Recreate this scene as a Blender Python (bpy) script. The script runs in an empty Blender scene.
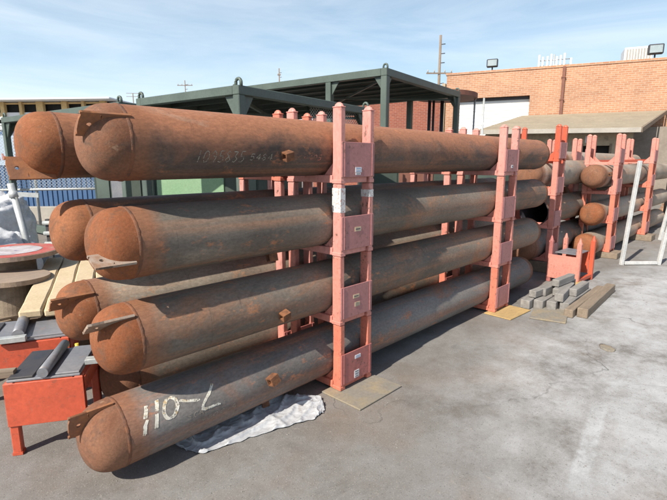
import bpy, bmesh, math, random
from mathutils import Vector, Matrix, noise
R = math.radians
random.seed(7)
scene = bpy.context.scene
COL = scene.collection

# ------------------------------------------------------------------ camera
AZ, PITCH = R(43.842), R(10.716)
cd = bpy.data.cameras.new('camera'); cam = bpy.data.objects.new('camera', cd); COL.objects.link(cam)
cd.sensor_width = 36; cd.lens = 36 * 465 / 667; cd.clip_end = 3000; cd.clip_start = .05
cam.location = (0, 0, 1.6)
fw = Vector((math.cos(AZ) * math.cos(PITCH), math.sin(AZ) * math.cos(PITCH), -math.sin(PITCH)))
cam.rotation_euler = fw.to_track_quat('-Z', 'Y').to_euler()
scene.camera = cam

# ------------------------------------------------------------------ sun, sky
SUN_A, SUN_E = R(4.5), R(43)          # azimuth the light travels (from +X), elevation
sd = bpy.data.lights.new('sun', 'SUN'); sun = bpy.data.objects.new('sun', sd); COL.objects.link(sun)
sd.energy = 5.0; sd.angle = R(.53); sd.color = (1, .93, .82)
tr = Vector((math.cos(SUN_E) * math.cos(SUN_A), math.cos(SUN_E) * math.sin(SUN_A), -math.sin(SUN_E)))
sun.rotation_euler = tr.to_track_quat('-Z', 'Y').to_euler(); sun.location = (-5, 0, 12)
w = bpy.data.worlds.new('World'); scene.world = w; w.use_nodes = True
nt = w.node_tree; nt.nodes.clear()
def N(t, typ, **k):
    n = t.nodes.new(typ)
    for a, b in k.items(): setattr(n, a, b)
    return n
out = N(nt, 'ShaderNodeOutputWorld'); bg = N(nt, 'ShaderNodeBackground'); bg.inputs[1].default_value = .078
sky = N(nt, 'ShaderNodeTexSky', sky_type='NISHITA', sun_disc=False)
sky.sun_elevation = SUN_E; sky.sun_rotation = math.atan2(-math.cos(SUN_A), -math.sin(SUN_A))
sky.air_density = 1.0; sky.dust_density = .8; sky.ozone_density = 1.4
L = nt.links.new
tc = N(nt, 'ShaderNodeTexCoord'); sp = N(nt, 'ShaderNodeSeparateXYZ'); L(tc.outputs['Generated'], sp.inputs[0])
def wramp(src, p0, p1, v0, v1):
    r = N(nt, 'ShaderNodeValToRGB'); e = r.color_ramp.elements; e[0].position = p0; e[1].position = p1
    e[0].color = (v0, v0, v0, 1); e[1].color = (v1, v1, v1, 1); L(src, r.inputs[0]); return r.outputs[0]
def wmix(f, a_, b_, mode='MIX'):
    m = N(nt, 'ShaderNodeMix', data_type='RGBA', blend_type=mode)
    for k_, v_ in (('Factor', f), ('A', a_), ('B', b_)):
        if isinstance(v_, tuple): m.inputs[k_].default_value = (*v_, 1)
        elif isinstance(v_, float): m.inputs[k_].default_value = v_
        else: L(v_, m.inputs[k_])
    return m.outputs['Result']
veil = wramp(sp.outputs[2], .0, .5, .74, .04)          # thin high haze, denser towards the horizon all round
c1 = wmix(veil, sky.outputs[0], (7.2, 9.8, 12.0))
low = wramp(sp.outputs[2], .0, .16, .75, 0)
c1 = wmix(low, c1, (9.8, 10.6, 11.2))
mp = N(nt, 'ShaderNodeMapping'); mp.inputs['Scale'].default_value = (1, 1, 5.5); mp.inputs['Rotation'].default_value = (.10, -.12, 0)
nz = N(nt, 'ShaderNodeTexNoise'); nz.inputs['Scale'].default_value = 2.1; nz.inputs['Detail'].default_value = 10; nz.inputs['Roughness'].default_value = .6; nz.inputs['Distortion'].default_value = .5
L(tc.outputs['Generated'], mp.inputs[0]); L(mp.outputs[0], nz.inputs[0])
cl = wramp(nz.outputs[0], .35, .85, 0, .7)
clf = N(nt, 'ShaderNodeMath', operation='MULTIPLY'); L(cl, clf.inputs[0]); L(wramp(sp.outputs[2], .1, .6, 1, .25), clf.inputs[1])
c2 = wmix(clf.outputs[0], c1, (10.2, 10.9, 11.4))
L(c2, bg.inputs[0]); L(bg.outputs[0], out.inputs[0])
scene.view_settings.view_transform = 'Standard'; scene.view_settings.look = 'None'
scene.view_settings.exposure = 0.54; scene.view_settings.gamma = 1

# ------------------------------------------------------------------ materials
def new_mat(name):
    m = bpy.data.materials.new(name); m.use_nodes = True
    t = m.node_tree; return m, t, t.nodes['Principled BSDF']
def coords(t, scale=(1, 1, 1), rnd=True, src='Object'):
    c = N(t, 'ShaderNodeTexCoord'); m = N(t, 'ShaderNodeMapping'); m.inputs['Scale'].default_value = scale
    t.links.new(c.outputs[src], m.inputs[0])
    if rnd:
        o = N(t, 'ShaderNodeObjectInfo'); s = N(t, 'ShaderNodeVectorMath', operation='SCALE')
        v = N(t, 'ShaderNodeCombineXYZ')
        for i in range(3): t.links.new(o.outputs['Random'], v.inputs[i])
        t.links.new(v.outputs[0], s.inputs[0]); s.inputs['Scale'].default_value = 37
        t.links.new(s.outputs[0], m.inputs['Location'])
    return m.outputs[0]
def nse(t, vec, scale, detail=6, rough=.6, dist=0):
    n = N(t, 'ShaderNodeTexNoise'); n.inputs['Scale'].default_value = scale; n.inputs['Detail'].default_value = detail
    n.inputs['Roughness'].default_value = rough; n.inputs['Distortion'].default_value = dist
    t.links.new(vec, n.inputs['Vector']); return n.outputs[0]
def ramp(t, fac, a, b, ca=(0, 0, 0, 1), cb=(1, 1, 1, 1)):
    r = N(t, 'ShaderNodeValToRGB'); e = r.color_ramp.elements
    e[0].position = a; e[1].position = b; e[0].color = ca; e[1].color = cb
    t.links.new(fac, r.inputs[0]); return r.outputs[0]
def mix(t, fac, a, b, mode='MIX'):
    m = N(t, 'ShaderNodeMix', data_type='RGBA', blend_type=mode)
    for sock, v in (('Factor', fac), ('A', a), ('B', b)):
        if isinstance(v, (int, float)): m.inputs[sock].default_value = v
        elif isinstance(v, tuple): m.inputs[sock].default_value = (*v[:3], 1)
        else: t.links.new(v, m.inputs[sock])
    return m.outputs['Result']
def bump(t, b, h, strength=.3, dist=.01):
    n = N(t, 'ShaderNodeBump'); n.inputs['Strength'].default_value = strength; n.inputs['Distance'].default_value = dist
    t.links.new(h, n.inputs['Height']); t.links.new(n.outputs[0], b.inputs['Normal'])

def mottled(name, c1, c2, scale=6, lo=.4, hi=.62, rough=.7, bmp=.25, bd=.004, metal=0, fine=45, sc=(1, 1, 1), c3=None, c3lo=.6, c3hi=.68, c3scale=14, chip=None, holes=0):
    m, t, b = new_mat(name); v = coords(t, sc)
    f = ramp(t, nse(t, v, scale), lo, hi); c = mix(t, f, c1, c2)
    g = nse(t, v, fine, 4, .7)
    if c3: c = mix(t, ramp(t, nse(t, v, c3scale, 8, .7), c3lo, c3hi), c, c3)
    if chip:
        big = ramp(t, nse(t, v, 2.5, 4, .6), .40, .62); sm = ramp(t, nse(t, v, 30, 9, .8), .565, .59)
        c = mix(t, mix(t, 1., big, sm, 'MULTIPLY'), c, chip)
        c = mix(t, ramp(t, nse(t, coords(t, (7, 7, .8)), 6, 7, .75), .63, .67, (0, 0, 0, 1), (.6, .6, .6, 1)), c, tuple(x * 1.6 + .06 for x in chip))
    c = mix(t, .5, c, ramp(t, g, .25, .8, (.55, .55, .55, 1), (1.25, 1.25, 1.25, 1)), 'MULTIPLY')
    t.links.new(c, b.inputs['Base Color']); b.inputs['Roughness'].default_value = rough; b.inputs['Metallic'].default_value = metal
    bump(t, b, g, bmp, bd)
    if holes:
        tr_ = N(t, 'ShaderNodeBsdfTransparent'); ms_ = N(t, 'ShaderNodeMixShader')
        t.links.new(ramp(t, nse(t, v, 55, 8, .8), holes - .03, holes + .03), ms_.inputs[0]); t.links.new(tr_.outputs[0], ms_.inputs[1]); t.links.new(b.outputs[0], ms_.inputs[2])
        t.links.new(ms_.outputs[0], t.nodes['Material Output'].inputs['Surface'])
    return m

def pipe_mat(name, grey, rust, amount, toprust_undershade=0.):
    m, t, b = new_mat(name); v = coords(t, (.55, 1, 1)); vs = coords(t, (.12, 3, 3)); vd = coords(t, (14, 1.2, 1.2))
    lum = nse(t, v, 2.2, 10, .70, .8)
    o = N(t, 'ShaderNodeTexCoord'); s = N(t, 'ShaderNodeSeparateXYZ'); t.links.new(o.outputs['Object'], s.inputs[0])
    c = mix(t, ramp(t, nse(t, v, 1.3, 6, .55), .3, .7), tuple(x * .48 for x in grey), tuple(x * 1.5 for x in grey))
    if toprust_undershade:
        a = N(t, 'ShaderNodeMath', operation='MULTIPLY_ADD'); a.inputs[1].default_value = toprust_undershade; a.inputs[2].default_value = 0  # upper-half rust is weathering; the darker underside also paints shade into the colour
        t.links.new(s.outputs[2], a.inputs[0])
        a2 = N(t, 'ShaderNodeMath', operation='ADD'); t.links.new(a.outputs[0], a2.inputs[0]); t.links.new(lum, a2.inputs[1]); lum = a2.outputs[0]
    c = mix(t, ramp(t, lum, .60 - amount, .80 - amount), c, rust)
    c = mix(t, ramp(t, nse(t, vs, 3, 7, .65), .50, .72, (0, 0, 0, 1), (.65, .65, .65, 1)), c, tuple(x * 1.25 for x in rust))
    c = mix(t, ramp(t, nse(t, v, 8, 9, .78), .57, .66, (0, 0, 0, 1), (.8, .8, .8, 1)), c, (rust[0] * 1.5, rust[1] * 1.35, rust[2] * 1.2))
    c = mix(t, ramp(t, nse(t, vd, 1.6, 6, .7), .62, .72, (0, 0, 0, 1), (.55, .55, .55, 1)), c, tuple(x * .4 for x in grey))
    c = mix(t, ramp(t, nse(t, v, 3.4, 9, .72, .5), .60, .74, (0, 0, 0, 1), (.5, .5, .5, 1)), c, (.38, .32, .25))
    # rust bleeding from the weld at the near end
    e = N(t, 'ShaderNodeMath', operation='MULTIPLY_ADD'); t.links.new(nse(t, coords(t, (1, 1, 1)), 7, 7, .7), e.inputs[0]); e.inputs[1].default_value = -.12; t.links.new(s.outputs[0], e.inputs[2])
    c = mix(t, ramp(t, e.outputs[0], -.03, .09, (.8, .8, .8, 1), (0, 0, 0, 1)), c, (.26, .11, .055))
    g = nse(t, v, 70, 6, .8)
    c = mix(t, .75, c, ramp(t, g, .25, .78, (.42, .42, .42, 1), (1.45, 1.45, 1.45, 1)), 'MULTIPLY')
    t.links.new(c, b.inputs['Base Color'])
    rr = ramp(t, nse(t, v, 5), .3, .8, (.5, .5, .5, 1), (.8, .8, .8, 1)); t.links.new(rr, b.inputs['Roughness'])
    b.inputs['Specular IOR Level'].default_value = .35
    bump(t, b, g, .45, .003); return m

def cap_mat(name, c1, c2, c3):
    m, t, b = new_mat(name); v = coords(t); c = mix(t, ramp(t, nse(t, v, 3.2, 8, .65, .5), .35, .65), c1, c2)
    c = mix(t, ramp(t, nse(t, v, 6, 9, .75, .8), .50, .64, (0, 0, 0, 1), (.8, .8, .8, 1)), c, c3)
    c = mix(t, ramp(t, nse(t, v, 11, 9, .8), .60, .67, (0, 0, 0, 1), (.45, .45, .45, 1)), c, (.44, .30, .20))
    w_ = N(t, 'ShaderNodeTexVoronoi', feature='DISTANCE_TO_EDGE'); w_.inputs['Scale'].default_value = 9; t.links.new(v, w_.inputs['Vector'])
    c = mix(t, ramp(t, nse(t, v, 28, 6, .8), .62, .70, (0, 0, 0, 1), (.7, .7, .7, 1)), c, (.12, .08, .06))
    g = nse(t, v, 75, 6, .8)
    c = mix(t, .7, c, ramp(t, g, .25, .78, (.45, .45, .45, 1), (1.4, 1.4, 1.4, 1)), 'MULTIPLY')
    t.links.new(c, b.inputs['Base Color']); b.inputs['Roughness'].default_value = .85; b.inputs['Specular IOR Level'].default_value = .25
    bump(t, b, mix(t, .5, g, nse(t, v, 18, 6, .7)), .6, .006); return m
M = {}
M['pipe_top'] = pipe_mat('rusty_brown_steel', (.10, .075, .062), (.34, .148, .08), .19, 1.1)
M['pipe_grey'] = pipe_mat('grey_mill_steel', (.19, .158, .128), (.33, .155, .08), .08)
M['pipe_low'] = pipe_mat('blue_grey_steel', (.165, .152, .142), (.32, .14, .075), .06)
M['pipe_pale'] = pipe_mat('pale_grey_steel', (.31, .265, .215), (.38, .22, .135), .05)
M['cap'] = cap_mat('rusty_cap', (.225, .076, .032), (.30, .122, .058), (.15, .08, .05))
M['cap_dull'] = cap_mat('dull_rusty_cap', (.19, .082, .046), (.265, .132, .08), (.12, .076, .056))
M['weld'] = mottled('rusty_weld', (.21, .085, .042), (.13, .065, .042), 20, .4, .6, .85, .6, .006)
M['lug'] = mottled('rusty_lug_plate', (.34, .14, .06), (.24, .11, .06), 12, .4, .6, .8, .4)
M['lug_grey'] = mottled('greyish_lug_plate', (.34, .27, .22), (.27, .15, .09), 14, .45, .65, .7, .3)
M['clip'] = mottled('orange_rust_clip', (.22, .09, .038), (.13, .055, .028), 30, .4, .6, .85, .5)
M['pink'] = mottled('faded_pink_paint', (.66, .29, .245), (.57, .25, .215), 5, .35, .7, .62, .12, .002, c3=(.62, .33, .27), c3lo=.60, c3hi=.74, c3scale=9, sc=(1, 1, .5), chip=(.15, .085, .06))
M['salmon'] = mottled('salmon_paint', (.65, .255, .20), (.56, .21, .165), 5, .35, .7, .6, .12, .002, c3=(.30, .12, .08), c3lo=.66, c3hi=.74, c3scale=12, chip=(.15, .085, .06))
M['orange'] = mottled('orange_red_paint', (.60, .105, .05), (.50, .09, .045), 5, .35, .7, .5, .12, .002, c3=(.26, .10, .06), c3lo=.66, c3hi=.73, c3scale=14, chip=(.15, .085, .06))
M['coral'] = mottled('coral_paint', (.64, .20, .13), (.55, .165, .11), 5, .35, .7, .55, .12, .002, c3=(.28, .12, .08), c3lo=.66, c3hi=.73, c3scale=14, chip=(.15, .085, .06))
M['mauve'] = mottled('mauve_primer_plate', (.45, .195, .185), (.39, .17, .165), 4, .35, .7, .6, .1, .002, c3=(.35, .14, .12), c3lo=.64, c3hi=.75, c3scale=8, chip=(.15, .085, .06))
M['mauve_red'] = mottled('dull_red_plate', (.43, .145, .13), (.37, .125, .115), 4, .35, .7, .6, .1, .002, c3=(.33, .12, .09), c3lo=.62, c3hi=.75, c3scale=8, chip=(.15, .085, .06))
M['whitepaint'] = mottled('white_overpaint', (.62, .60, .58), (.72, .7, .68), 8, .4, .6, .6, .1, holes=0.44)
M['green'] = mottled('drab_green_paint', (.075, .10, .085), (.10, .13, .11), 2, .35, .65, .5, .08, .002)
M['darkgreen'] = mottled('dark_green_panel', (.035, .055, .045), (.055, .07, .055), 2, .35, .65, .6, .08, .002)
M['palegreen'] = mottled('pale_green_panel', (.23, .38, .22), (.27, .42, .25), 2, .35, .65, .5, .05, .002)
M['galv'] = mottled('galvanised_steel', (.42, .44, .44), (.55, .57, .56), 10, .35, .65, .45, .1, .002, metal=.3)
M['whitesteel'] = mottled('white_painted_steel', (.46, .47, .47), (.58, .58, .57), 8, .35, .65, .5, .1, .002, c3=(.35, .25, .18), c3lo=.67, c3hi=.72)
M['darksteel'] = mottled('dark_steel', (.04, .042, .055), (.06, .055, .055), 6, .35, .65, .6, .15)
M['bluesteel'] = mottled('blue_grey_steel_plate', (.20, .21, .235), (.27, .265, .28), 5, .35, .65, .42, .1, .002, metal=.2, c3=(.30, .22, .19), c3lo=.62, c3hi=.74, c3scale=6)
M['timber_grey'] = mottled('weathered_grey_timber', (.17, .16, .15), (.31, .295, .28), 7, .3, .7, .85, .5, .006, sc=(.3, 3, 3), c3=(.16, .14, .12), c3lo=.6, c3hi=.7)
M['timber_brown'] = mottled('weathered_brown_timber', (.19, .145, .105), (.29, .23, .17), 7, .3, .7, .85, .5, .006, sc=(.3, 3, 3), c3=(.14, .10, .07), c3lo=.6, c3hi=.7)
M['plywood'] = mottled('yellow_plywood', (.50, .34, .14), (.38, .26, .12), 6, .35, .65, .8, .2, .003, sc=(.4, 2, 1), c3=(.2, .15, .1), c3lo=.62, c3hi=.7)
M['board'] = mottled('worn_grey_board', (.22, .20, .17), (.30, .24, .155), 5, .45, .65, .85, .3, .004, c3=(.20, .17, .14), c3lo=.6, c3hi=.72)
M['foam'] = mottled('cream_board', (.52, .41, .26), (.60, .48, .32), 3, .35, .65, .85, .15, .004, c3=(.5, .36, .2), c3lo=.62, c3hi=.72, c3scale=5)
M['foam_end'] = mottled('orange_board_edge', (.55, .36, .20), (.62, .43, .26), 8, .35, .65, .85, .2)
M['wood_disc'] = mottled('spool_wood', (.36, .27, .20), (.27, .21, .17), 5, .35, .65, .85, .4, .005, sc=(1, 4, 1))
M['redpaint'] = mottled('red_paint', (.46, .07, .06), (.42, .14, .11), 6, .4, .6, .7, .1, c3=(.34, .25, .19), c3lo=.52, c3hi=.66, c3scale=7)
M['discpaint'] = mottled('scuffed_white_print', (.52, .48, .50), (.38, .33, .33), 6, .4, .6, .7, .1, c3=(.24, .2, .28), c3lo=.55, c3hi=.62, c3scale=9)
M['bagwhite'] = mottled('white_woven_bag', (.72, .73, .75), (.60, .61, .64), 9, .35, .65, .6, .5, .01, fine=20)
M['whitepvc'] = mottled('white_plastic', (.47, .48, .50), (.38, .39, .41), 5, .35, .65, .55, .2, .006, c3=(.33, .29, .25), c3lo=.58, c3hi=.72, c3scale=8)
M['sticker'] = mottled('white_sticker', (.75, .75, .76), (.68, .69, .72), 20, .35, .65, .5, .02)
M['sticker_y'] = mottled('yellowed_label', (.62, .50, .34), (.55, .43, .28), 20, .35, .65, .5, .02)
M['ink'] = mottled('dark_print', (.10, .09, .10), (.14, .12, .12), 20, .35, .65, .6, .02)
M['blueink'] = mottled('blue_print', (.28, .36, .55), (.33, .40, .6), 20, .35, .65, .6, .02)
M['bluebox'] = mottled('blue_container_paint', (.05, .115, .24), (.07, .14, .28), 2, .35, .65, .5, .08)
M['lightblue'] = mottled('light_blue_stripe', (.40, .50, .62), (.45, .55, .66), 2, .35, .65, .5, .05)
M['yellow'] = mottled('yellow_paint', (.65, .48, .04), (.7, .55, .06), 6, .35, .65, .5, .05)
M['tan_roof'] = mottled('tan_felt_roof', (.28, .235, .17), (.34, .285, .205), 1.5, .35, .65, .9, .15, .01, fine=12)
M['tan_wall'] = mottled('tan_stucco', (.40, .33, .24), (.47, .39, .28), 1.2, .35, .65, .9, .2, .01, fine=10, c3=(.27, .22, .17), c3lo=.58, c3hi=.7, c3scale=3)
M['grey_wall'] = mottled('grey_brown_stucco', (.24, .20, .165), (.29, .25, .21), 1.2, .35, .65, .9, .2, .01, fine=10)
M['fascia'] = mottled('pale_fascia', (.36, .33, .29), (.42, .39, .34), 3, .35, .65, .7, .05)
M['door_white'] = mottled('white_roller_door', (.78, .79, .78), (.72, .73, .72), 1, .35, .65, .5, .03)
M['dark_open'] = mottled('dark_opening', (.015, .013, .012), (.02, .02, .02), 2, .3, .7, .8, 0)
M['timber_new'] = mottled('raw_construction_timber', (.62, .42, .18), (.7, .5, .25), 1, .35, .65, .8, .05, fine=6)
M['white_trim'] = mottled('white_trim', (.75, .76, .78), (.7, .71, .73), 1, .35, .65, .6, .02)
M['rust_roof'] = mottled('red_brown_canopy', (.17, .07, .05), (.22, .09, .06), 3, .35, .65, .7, .05)
M['chalk'] = mottled('white_paint_marker', (.62, .58, .48), (.75, .72, .64), 22, .35, .65, .8, .1, c3=(.52, .33, .12), c3lo=.55, c3hi=.62, c3scale=10, holes=0.45)
M['chalk_dim'] = mottled('faded_chalk', (.36, .32, .26), (.24, .20, .16), 30, .35, .65, .9, .05, holes=.46)
M['chalk_pink'] = mottled('faded_red_marker', (.50, .20, .15), (.38, .17, .13), 30, .35, .65, .9, .05, holes=0.5)
M['black'] = mottled('black_rubber', (.02, .02, .02), (.03, .03, .03), 10, .35, .65, .7, .1)
M['glass_lamp'] = mottled('lamp_glass', (.30, .36, .38), (.38, .44, .46), 3, .35, .65, .15, 0)
M['bark'] = mottled('pole_wood', (.20, .15, .11), (.26, .20, .15), 3, .35, .65, .9, .1)

def brick_mat(name, c1, c2, mortar, scale=1.0):
    m, t, b = new_mat(name); c = N(t, 'ShaderNodeTexCoord'); s = N(t, 'ShaderNodeSeparateXYZ'); k = N(t, 'ShaderNodeCombineXYZ')
    t.links.new(c.outputs['Object'], s.inputs[0]); t.links.new(s.outputs[0], k.inputs[0]); t.links.new(s.outputs[2], k.inputs[1])
    br = N(t, 'ShaderNodeTexBrick'); br.inputs['Scale'].default_value = 1 / scale
    br.inputs['Brick Width'].default_value = .24; br.inputs['Row Height'].default_value = .08; br.inputs['Mortar Size'].default_value = .010
    br.inputs['Mortar Smooth'].default_value = .2; br.inputs['Bias'].default_value = 0
    br.inputs['Color1'].default_value = (*c1, 1); br.inputs['Color2'].default_value = (*c2, 1); br.inputs['Mortar'].default_value = (*mortar, 1)
    t.links.new(k.outputs[0], br.inputs['Vector'])
    n = nse(t, c.outputs['Object'], .5, 6, .6); g = nse(t, c.outputs['Object'], 9, 4, .7)
    col = mix(t, .7, br.outputs['Color'], ramp(t, n, .3, .7, (.72, .72, .74, 1), (1.2, 1.18, 1.15, 1)), 'MULTIPLY')
    col = mix(t, .5, col, ramp(t, g, .3, .7, (.75, .75, .75, 1), (1.2, 1.2, 1.2, 1)), 'MULTIPLY')
    t.links.new(col, b.inputs['Base Color']); b.inputs['Roughness'].default_value = .9
    bump(t, b, br.outputs['Fac'], -.5, .01); return m
M['brick'] = brick_mat('orange_brickwork', (.46, .245, .145), (.385, .185, .105), (.46, .35, .26))
M['brick_dark'] = brick_mat('dark_red_brickwork', (.26, .075, .045), (.21, .06, .04), (.27, .15, .11))

def ground_mat():
    m, t, b = new_mat('worn_concrete_yard'); c = N(t, 'ShaderNodeTexCoord'); v = c.outputs['Object']
    big = nse(t, v, .55, 10, .68, .2); med = nse(t, v, 2.6, 12, .76); fin = nse(t, v, 26, 6, .75); grit = nse(t, v, 140, 3, .7)
    col = mix(t, ramp(t, big, .34, .66), (.125, .112, .10), (.20, .19, .178))
    col = mix(t, ramp(t, med, .42, .62, (0, 0, 0, 1), (.7, .7, .7, 1)), col, (.24, .236, .23))
    # dark oily patches
    mp2 = N(t, 'ShaderNodeMapping'); mp2.inputs['Location'].default_value = (7, 3, 0); t.links.new(v, mp2.inputs[0])
    col = mix(t, ramp(t, nse(t, mp2.outputs[0], 1.1, 8, .7, .5), .58, .72, (0, 0, 0, 1), (.7, .7, .7, 1)), col, (.078, .07, .065))
    # rust-brown wash near the rack
    mp3 = N(t, 'ShaderNodeMapping'); mp3.inputs['Location'].default_value = (-4, 9, 0); t.links.new(v, mp3.inputs[0])
    col = mix(t, ramp(t, nse(t, mp3.outputs[0], .9, 6, .6), .5, .68, (0, 0, 0, 1), (.55, .55, .55, 1)), col, (.20, .15, .115))
    # whitish spilled-powder wash, in two places
    def blob(x, y, rx, ry, ang, strength, lo=.5, hi=.72):
        mm = N(t, 'ShaderNodeMapping', vector_type='TEXTURE'); mm.inputs['Location'].default_value = (x, y, 0)
        mm.inputs['Rotation'].default_value = (0, 0, R(ang)); mm.inputs['Scale'].default_value = (rx, ry, 1); t.links.new(v, mm.inputs[0])
        ln = N(t, 'ShaderNodeVectorMath', operation='LENGTH'); t.links.new(mm.outputs[0], ln.inputs[0])
        f = ramp(t, ln.outputs['Value'], .25, 1, (1, 1, 1, 1), (0, 0, 0, 1))
        n2 = ramp(t, nse(t, v, 1.7, 12, .78), lo - .12, hi - .04, (0, 0, 0, 1), (1, 1, 1, 1))
        return mix(t, strength, (0, 0, 0), mix(t, 1., f, n2, 'MULTIPLY'))
    for a in ((3.6, .9, 2.1, 1.1, 10, .9), (5.4, .7, 3.0, 1.1, 15, .85), (7.0, 1.2, 2.6, .7, -12, .9), (2.5, .30, 1.3, .7, 0, .55), (10, .2, 5.5, 1.8, 0, .85), (3.2, -.4, 3.0, 1.0, 20, .6)):
        col = mix(t, blob(*a), col, (.49, .50, .515))
    # scoured cream flecks
    col = mix(t, ramp(t, nse(t, v, 8.5, 9, .8, .3), .62, .70, (0, 0, 0, 1), (.7, .7, .7, 1)), col, (.36, .33, .285))
    col = mix(t, ramp(t, fin, .60, .72, (0, 0, 0, 1), (.5, .5, .5, 1)), col, (.38, .355, .32))
    col = mix(t, ramp(t, fin, .28, .40, (.55, .55, .55, 1), (0, 0, 0, 1)), col, (.085, .08, .075))
    # exposed aggregate and hairline cracks
    vo = N(t, 'ShaderNodeTexVoronoi'); vo.inputs['Scale'].default_value = 75; t.links.new(v, vo.inputs['Vector'])
    col = mix(t, ramp(t, vo.outputs['Distance'], .12, .26, (.42, .42, .42, 1), (0, 0, 0, 1)), col, vo.outputs['Color'] if False else (.36, .34, .31))
    vo2 = N(t, 'ShaderNodeTexVoronoi'); vo2.inputs['Scale'].default_value = 43; t.links.new(v, vo2.inputs['Vector'])
    col = mix(t, ramp(t, vo2.outputs['Distance'], .10, .2, (.5, .5, .5, 1), (0, 0, 0, 1)), col, (.07, .066, .062))
    wv = N(t, 'ShaderNodeVectorMath', operation='MULTIPLY_ADD'); nn = N(t, 'ShaderNodeTexNoise'); nn.inputs['Scale'].default_value = 2.2; nn.inputs['Detail'].default_value = 8
    t.links.new(v, nn.inputs['Vector']); t.links.new(nn.outputs['Color'], wv.inputs[0]); wv.inputs[1].default_value = (.7, .7, 0); t.links.new(v, wv.inputs[2])
    ck = N(t, 'ShaderNodeTexVoronoi', feature='DISTANCE_TO_EDGE'); ck.inputs['Scale'].default_value = .42; t.links.new(wv.outputs[0], ck.inputs['Vector'])
    crk = mix(t, 1., ramp(t, ck.outputs['Distance'], .001, .0035, (1, 1, 1, 1), (0, 0, 0, 1)), ramp(t, nse(t, v, .8, 5), .48, .6), 'MULTIPLY')
    col = mix(t, crk, col, (.07, .065, .06))
    # painted band, worn
    mm = N(t, 'ShaderNodeMapping', vector_type='TEXTURE'); mm.inputs['Location'].default_value = (2.84, .63, 0)
    mm.inputs['Rotation'].default_value = (0, 0, R(8.6)); mm.inputs['Scale'].default_value = (.62, .055, 1); t.links.new(v, mm.inputs[0])
    s = N(t, 'ShaderNodeSeparateXYZ'); t.links.new(mm.outputs[0], s.inputs[0])
    ms = []
    for i in (0, 1):
        ab = N(t, 'ShaderNodeMath', operation='ABSOLUTE'); t.links.new(s.outputs[i], ab.inputs[0])
        ms.append(ramp(t, ab.outputs[0], .6, 1.25, (1, 1, 1, 1), (0, 0, 0, 1)))
    band = mix(t, 1., mix(t, 1., ms[0], ms[1], 'MULTIPLY'), ramp(t, nse(t, v, 9, 10, .78), .38, .62, (.05, .05, .05, 1), (.62, .62, .62, 1)), 'MULTIPLY')
    col = mix(t, band, col, (.52, .54, .56))
    col = mix(t, .55, col, ramp(t, grit, .2, .8, (.6, .6, .6, 1), (1.3, 1.3, 1.3, 1)), 'MULTIPLY')
    t.links.new(col, b.inputs['Base Color']); b.inputs['Roughness'].default_value = .88
    h = mix(t, .5, fin, grit); bump(t, b, h, .5, .006); return m
M['ground'] = ground_mat()

# ------------------------------------------------------------------ mesh helpers
def BM(): return bmesh.new()
def box(bm, c, s, rz=0, bev=0, mat3=None):
    r = bmesh.ops.create_cube(bm, size=1); vs = r['verts']
    mt = Matrix.Translation(c) @ (mat3.to_4x4() if mat3 else Matrix.Rotation(rz, 4, 'Z')) @ Matrix.Diagonal((*s, 1))
    bmesh.ops.transform(bm, matrix=mt, verts=vs)
    if bev:
        es = list({e for v in vs for e in v.link_edges})
        bmesh.ops.bevel(bm, geom=es, offset=bev, segments=1, affect='EDGES', profile=.5)
    return bm
def bar(bm, a, b, wd, ht=None, bev=0):
    """square bar between two points"""
    a, b = Vector(a), Vector(b); d = b - a; ht = ht or wd
    q = d.to_track_quat('X', 'Z').to_matrix()
    return box(bm, (a + b) / 2, (d.length, wd, ht), bev=bev, mat3=q)
def tube(bm, pts, r, seg=10, cap=True):
    pts = [Vector(p) for p in pts]; rings = []
    rr = r if isinstance(r, (list, tuple)) else [r] * len(pts)
    for i, p in enumerate(pts):
        d = (pts[min(i + 1, len(pts) - 1)] - pts[max(i - 1, 0)]).normalized()
        up = Vector((0, 0, 1)) if abs(d.z) < .95 else Vector((1, 0, 0))
        u = d.cross(up).normalized(); v = u.cross(d)
        rings.append([bm.verts.new(p + (u * math.cos(2 * math.pi * k / seg) + v * math.sin(2 * math.pi * k / seg)) * rr[i]) for k in range(seg)])
    for a, b in zip(rings, rings[1:]):
        for k in range(seg):
            f = bm.faces.new((a[k], a[(k + 1) % seg], b[(k + 1) % seg], b[k])); f.smooth = True
    if cap: bm.faces.new(rings[0]); bm.faces.new(rings[-1][::-1])
    return bm
def obj(name, bm, mat, parent=None, loc=(0, 0, 0), rz=0, smooth=False):
    if isinstance(bm, bmesh.types.BMesh):
        bmesh.ops.recalc_face_normals(bm, faces=bm.faces)
        me = bpy.data.meshes.new(name); bm.to_mesh(me); bm.free()
        me.materials.append(M[mat])
    else: me = bm
    if smooth:
        for p in me.polygons: p.use_smooth = True
    o = bpy.data.objects.new(name, me); COL.objects.link(o); o.location = loc; o.rotation_euler.z = rz
    if parent: o.parent = parent
    return o
def thing(name, label, cat, loc=(0, 0, 0), rz=0, group=None):
    o = bpy.data.objects.new(name, None); COL.objects.link(o); o.location = loc; o.rotation_euler.z = rz
    o.empty_display_size = .1
    return tag(o, label, cat, group)
def tag(o, label, cat, group=None):
    o['label'] = label; o['category'] = cat
    if group: o['group'] = group
    return o
def plan(l, d, z=0):
    """yard position from a lateral and a forward distance measured from the photographer's spot"""
    return Vector((d * math.cos(AZ) + l * math.sin(AZ), d * math.sin(AZ) - l * math.cos(AZ), z))

# ------------------------------------------------------------------ ground
bm = BM(); bmesh.ops.create_grid(bm, x_segments=2, y_segments=2, size=900)
g = obj('ground', bm, 'ground'); g['kind'] = 'structure'

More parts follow.
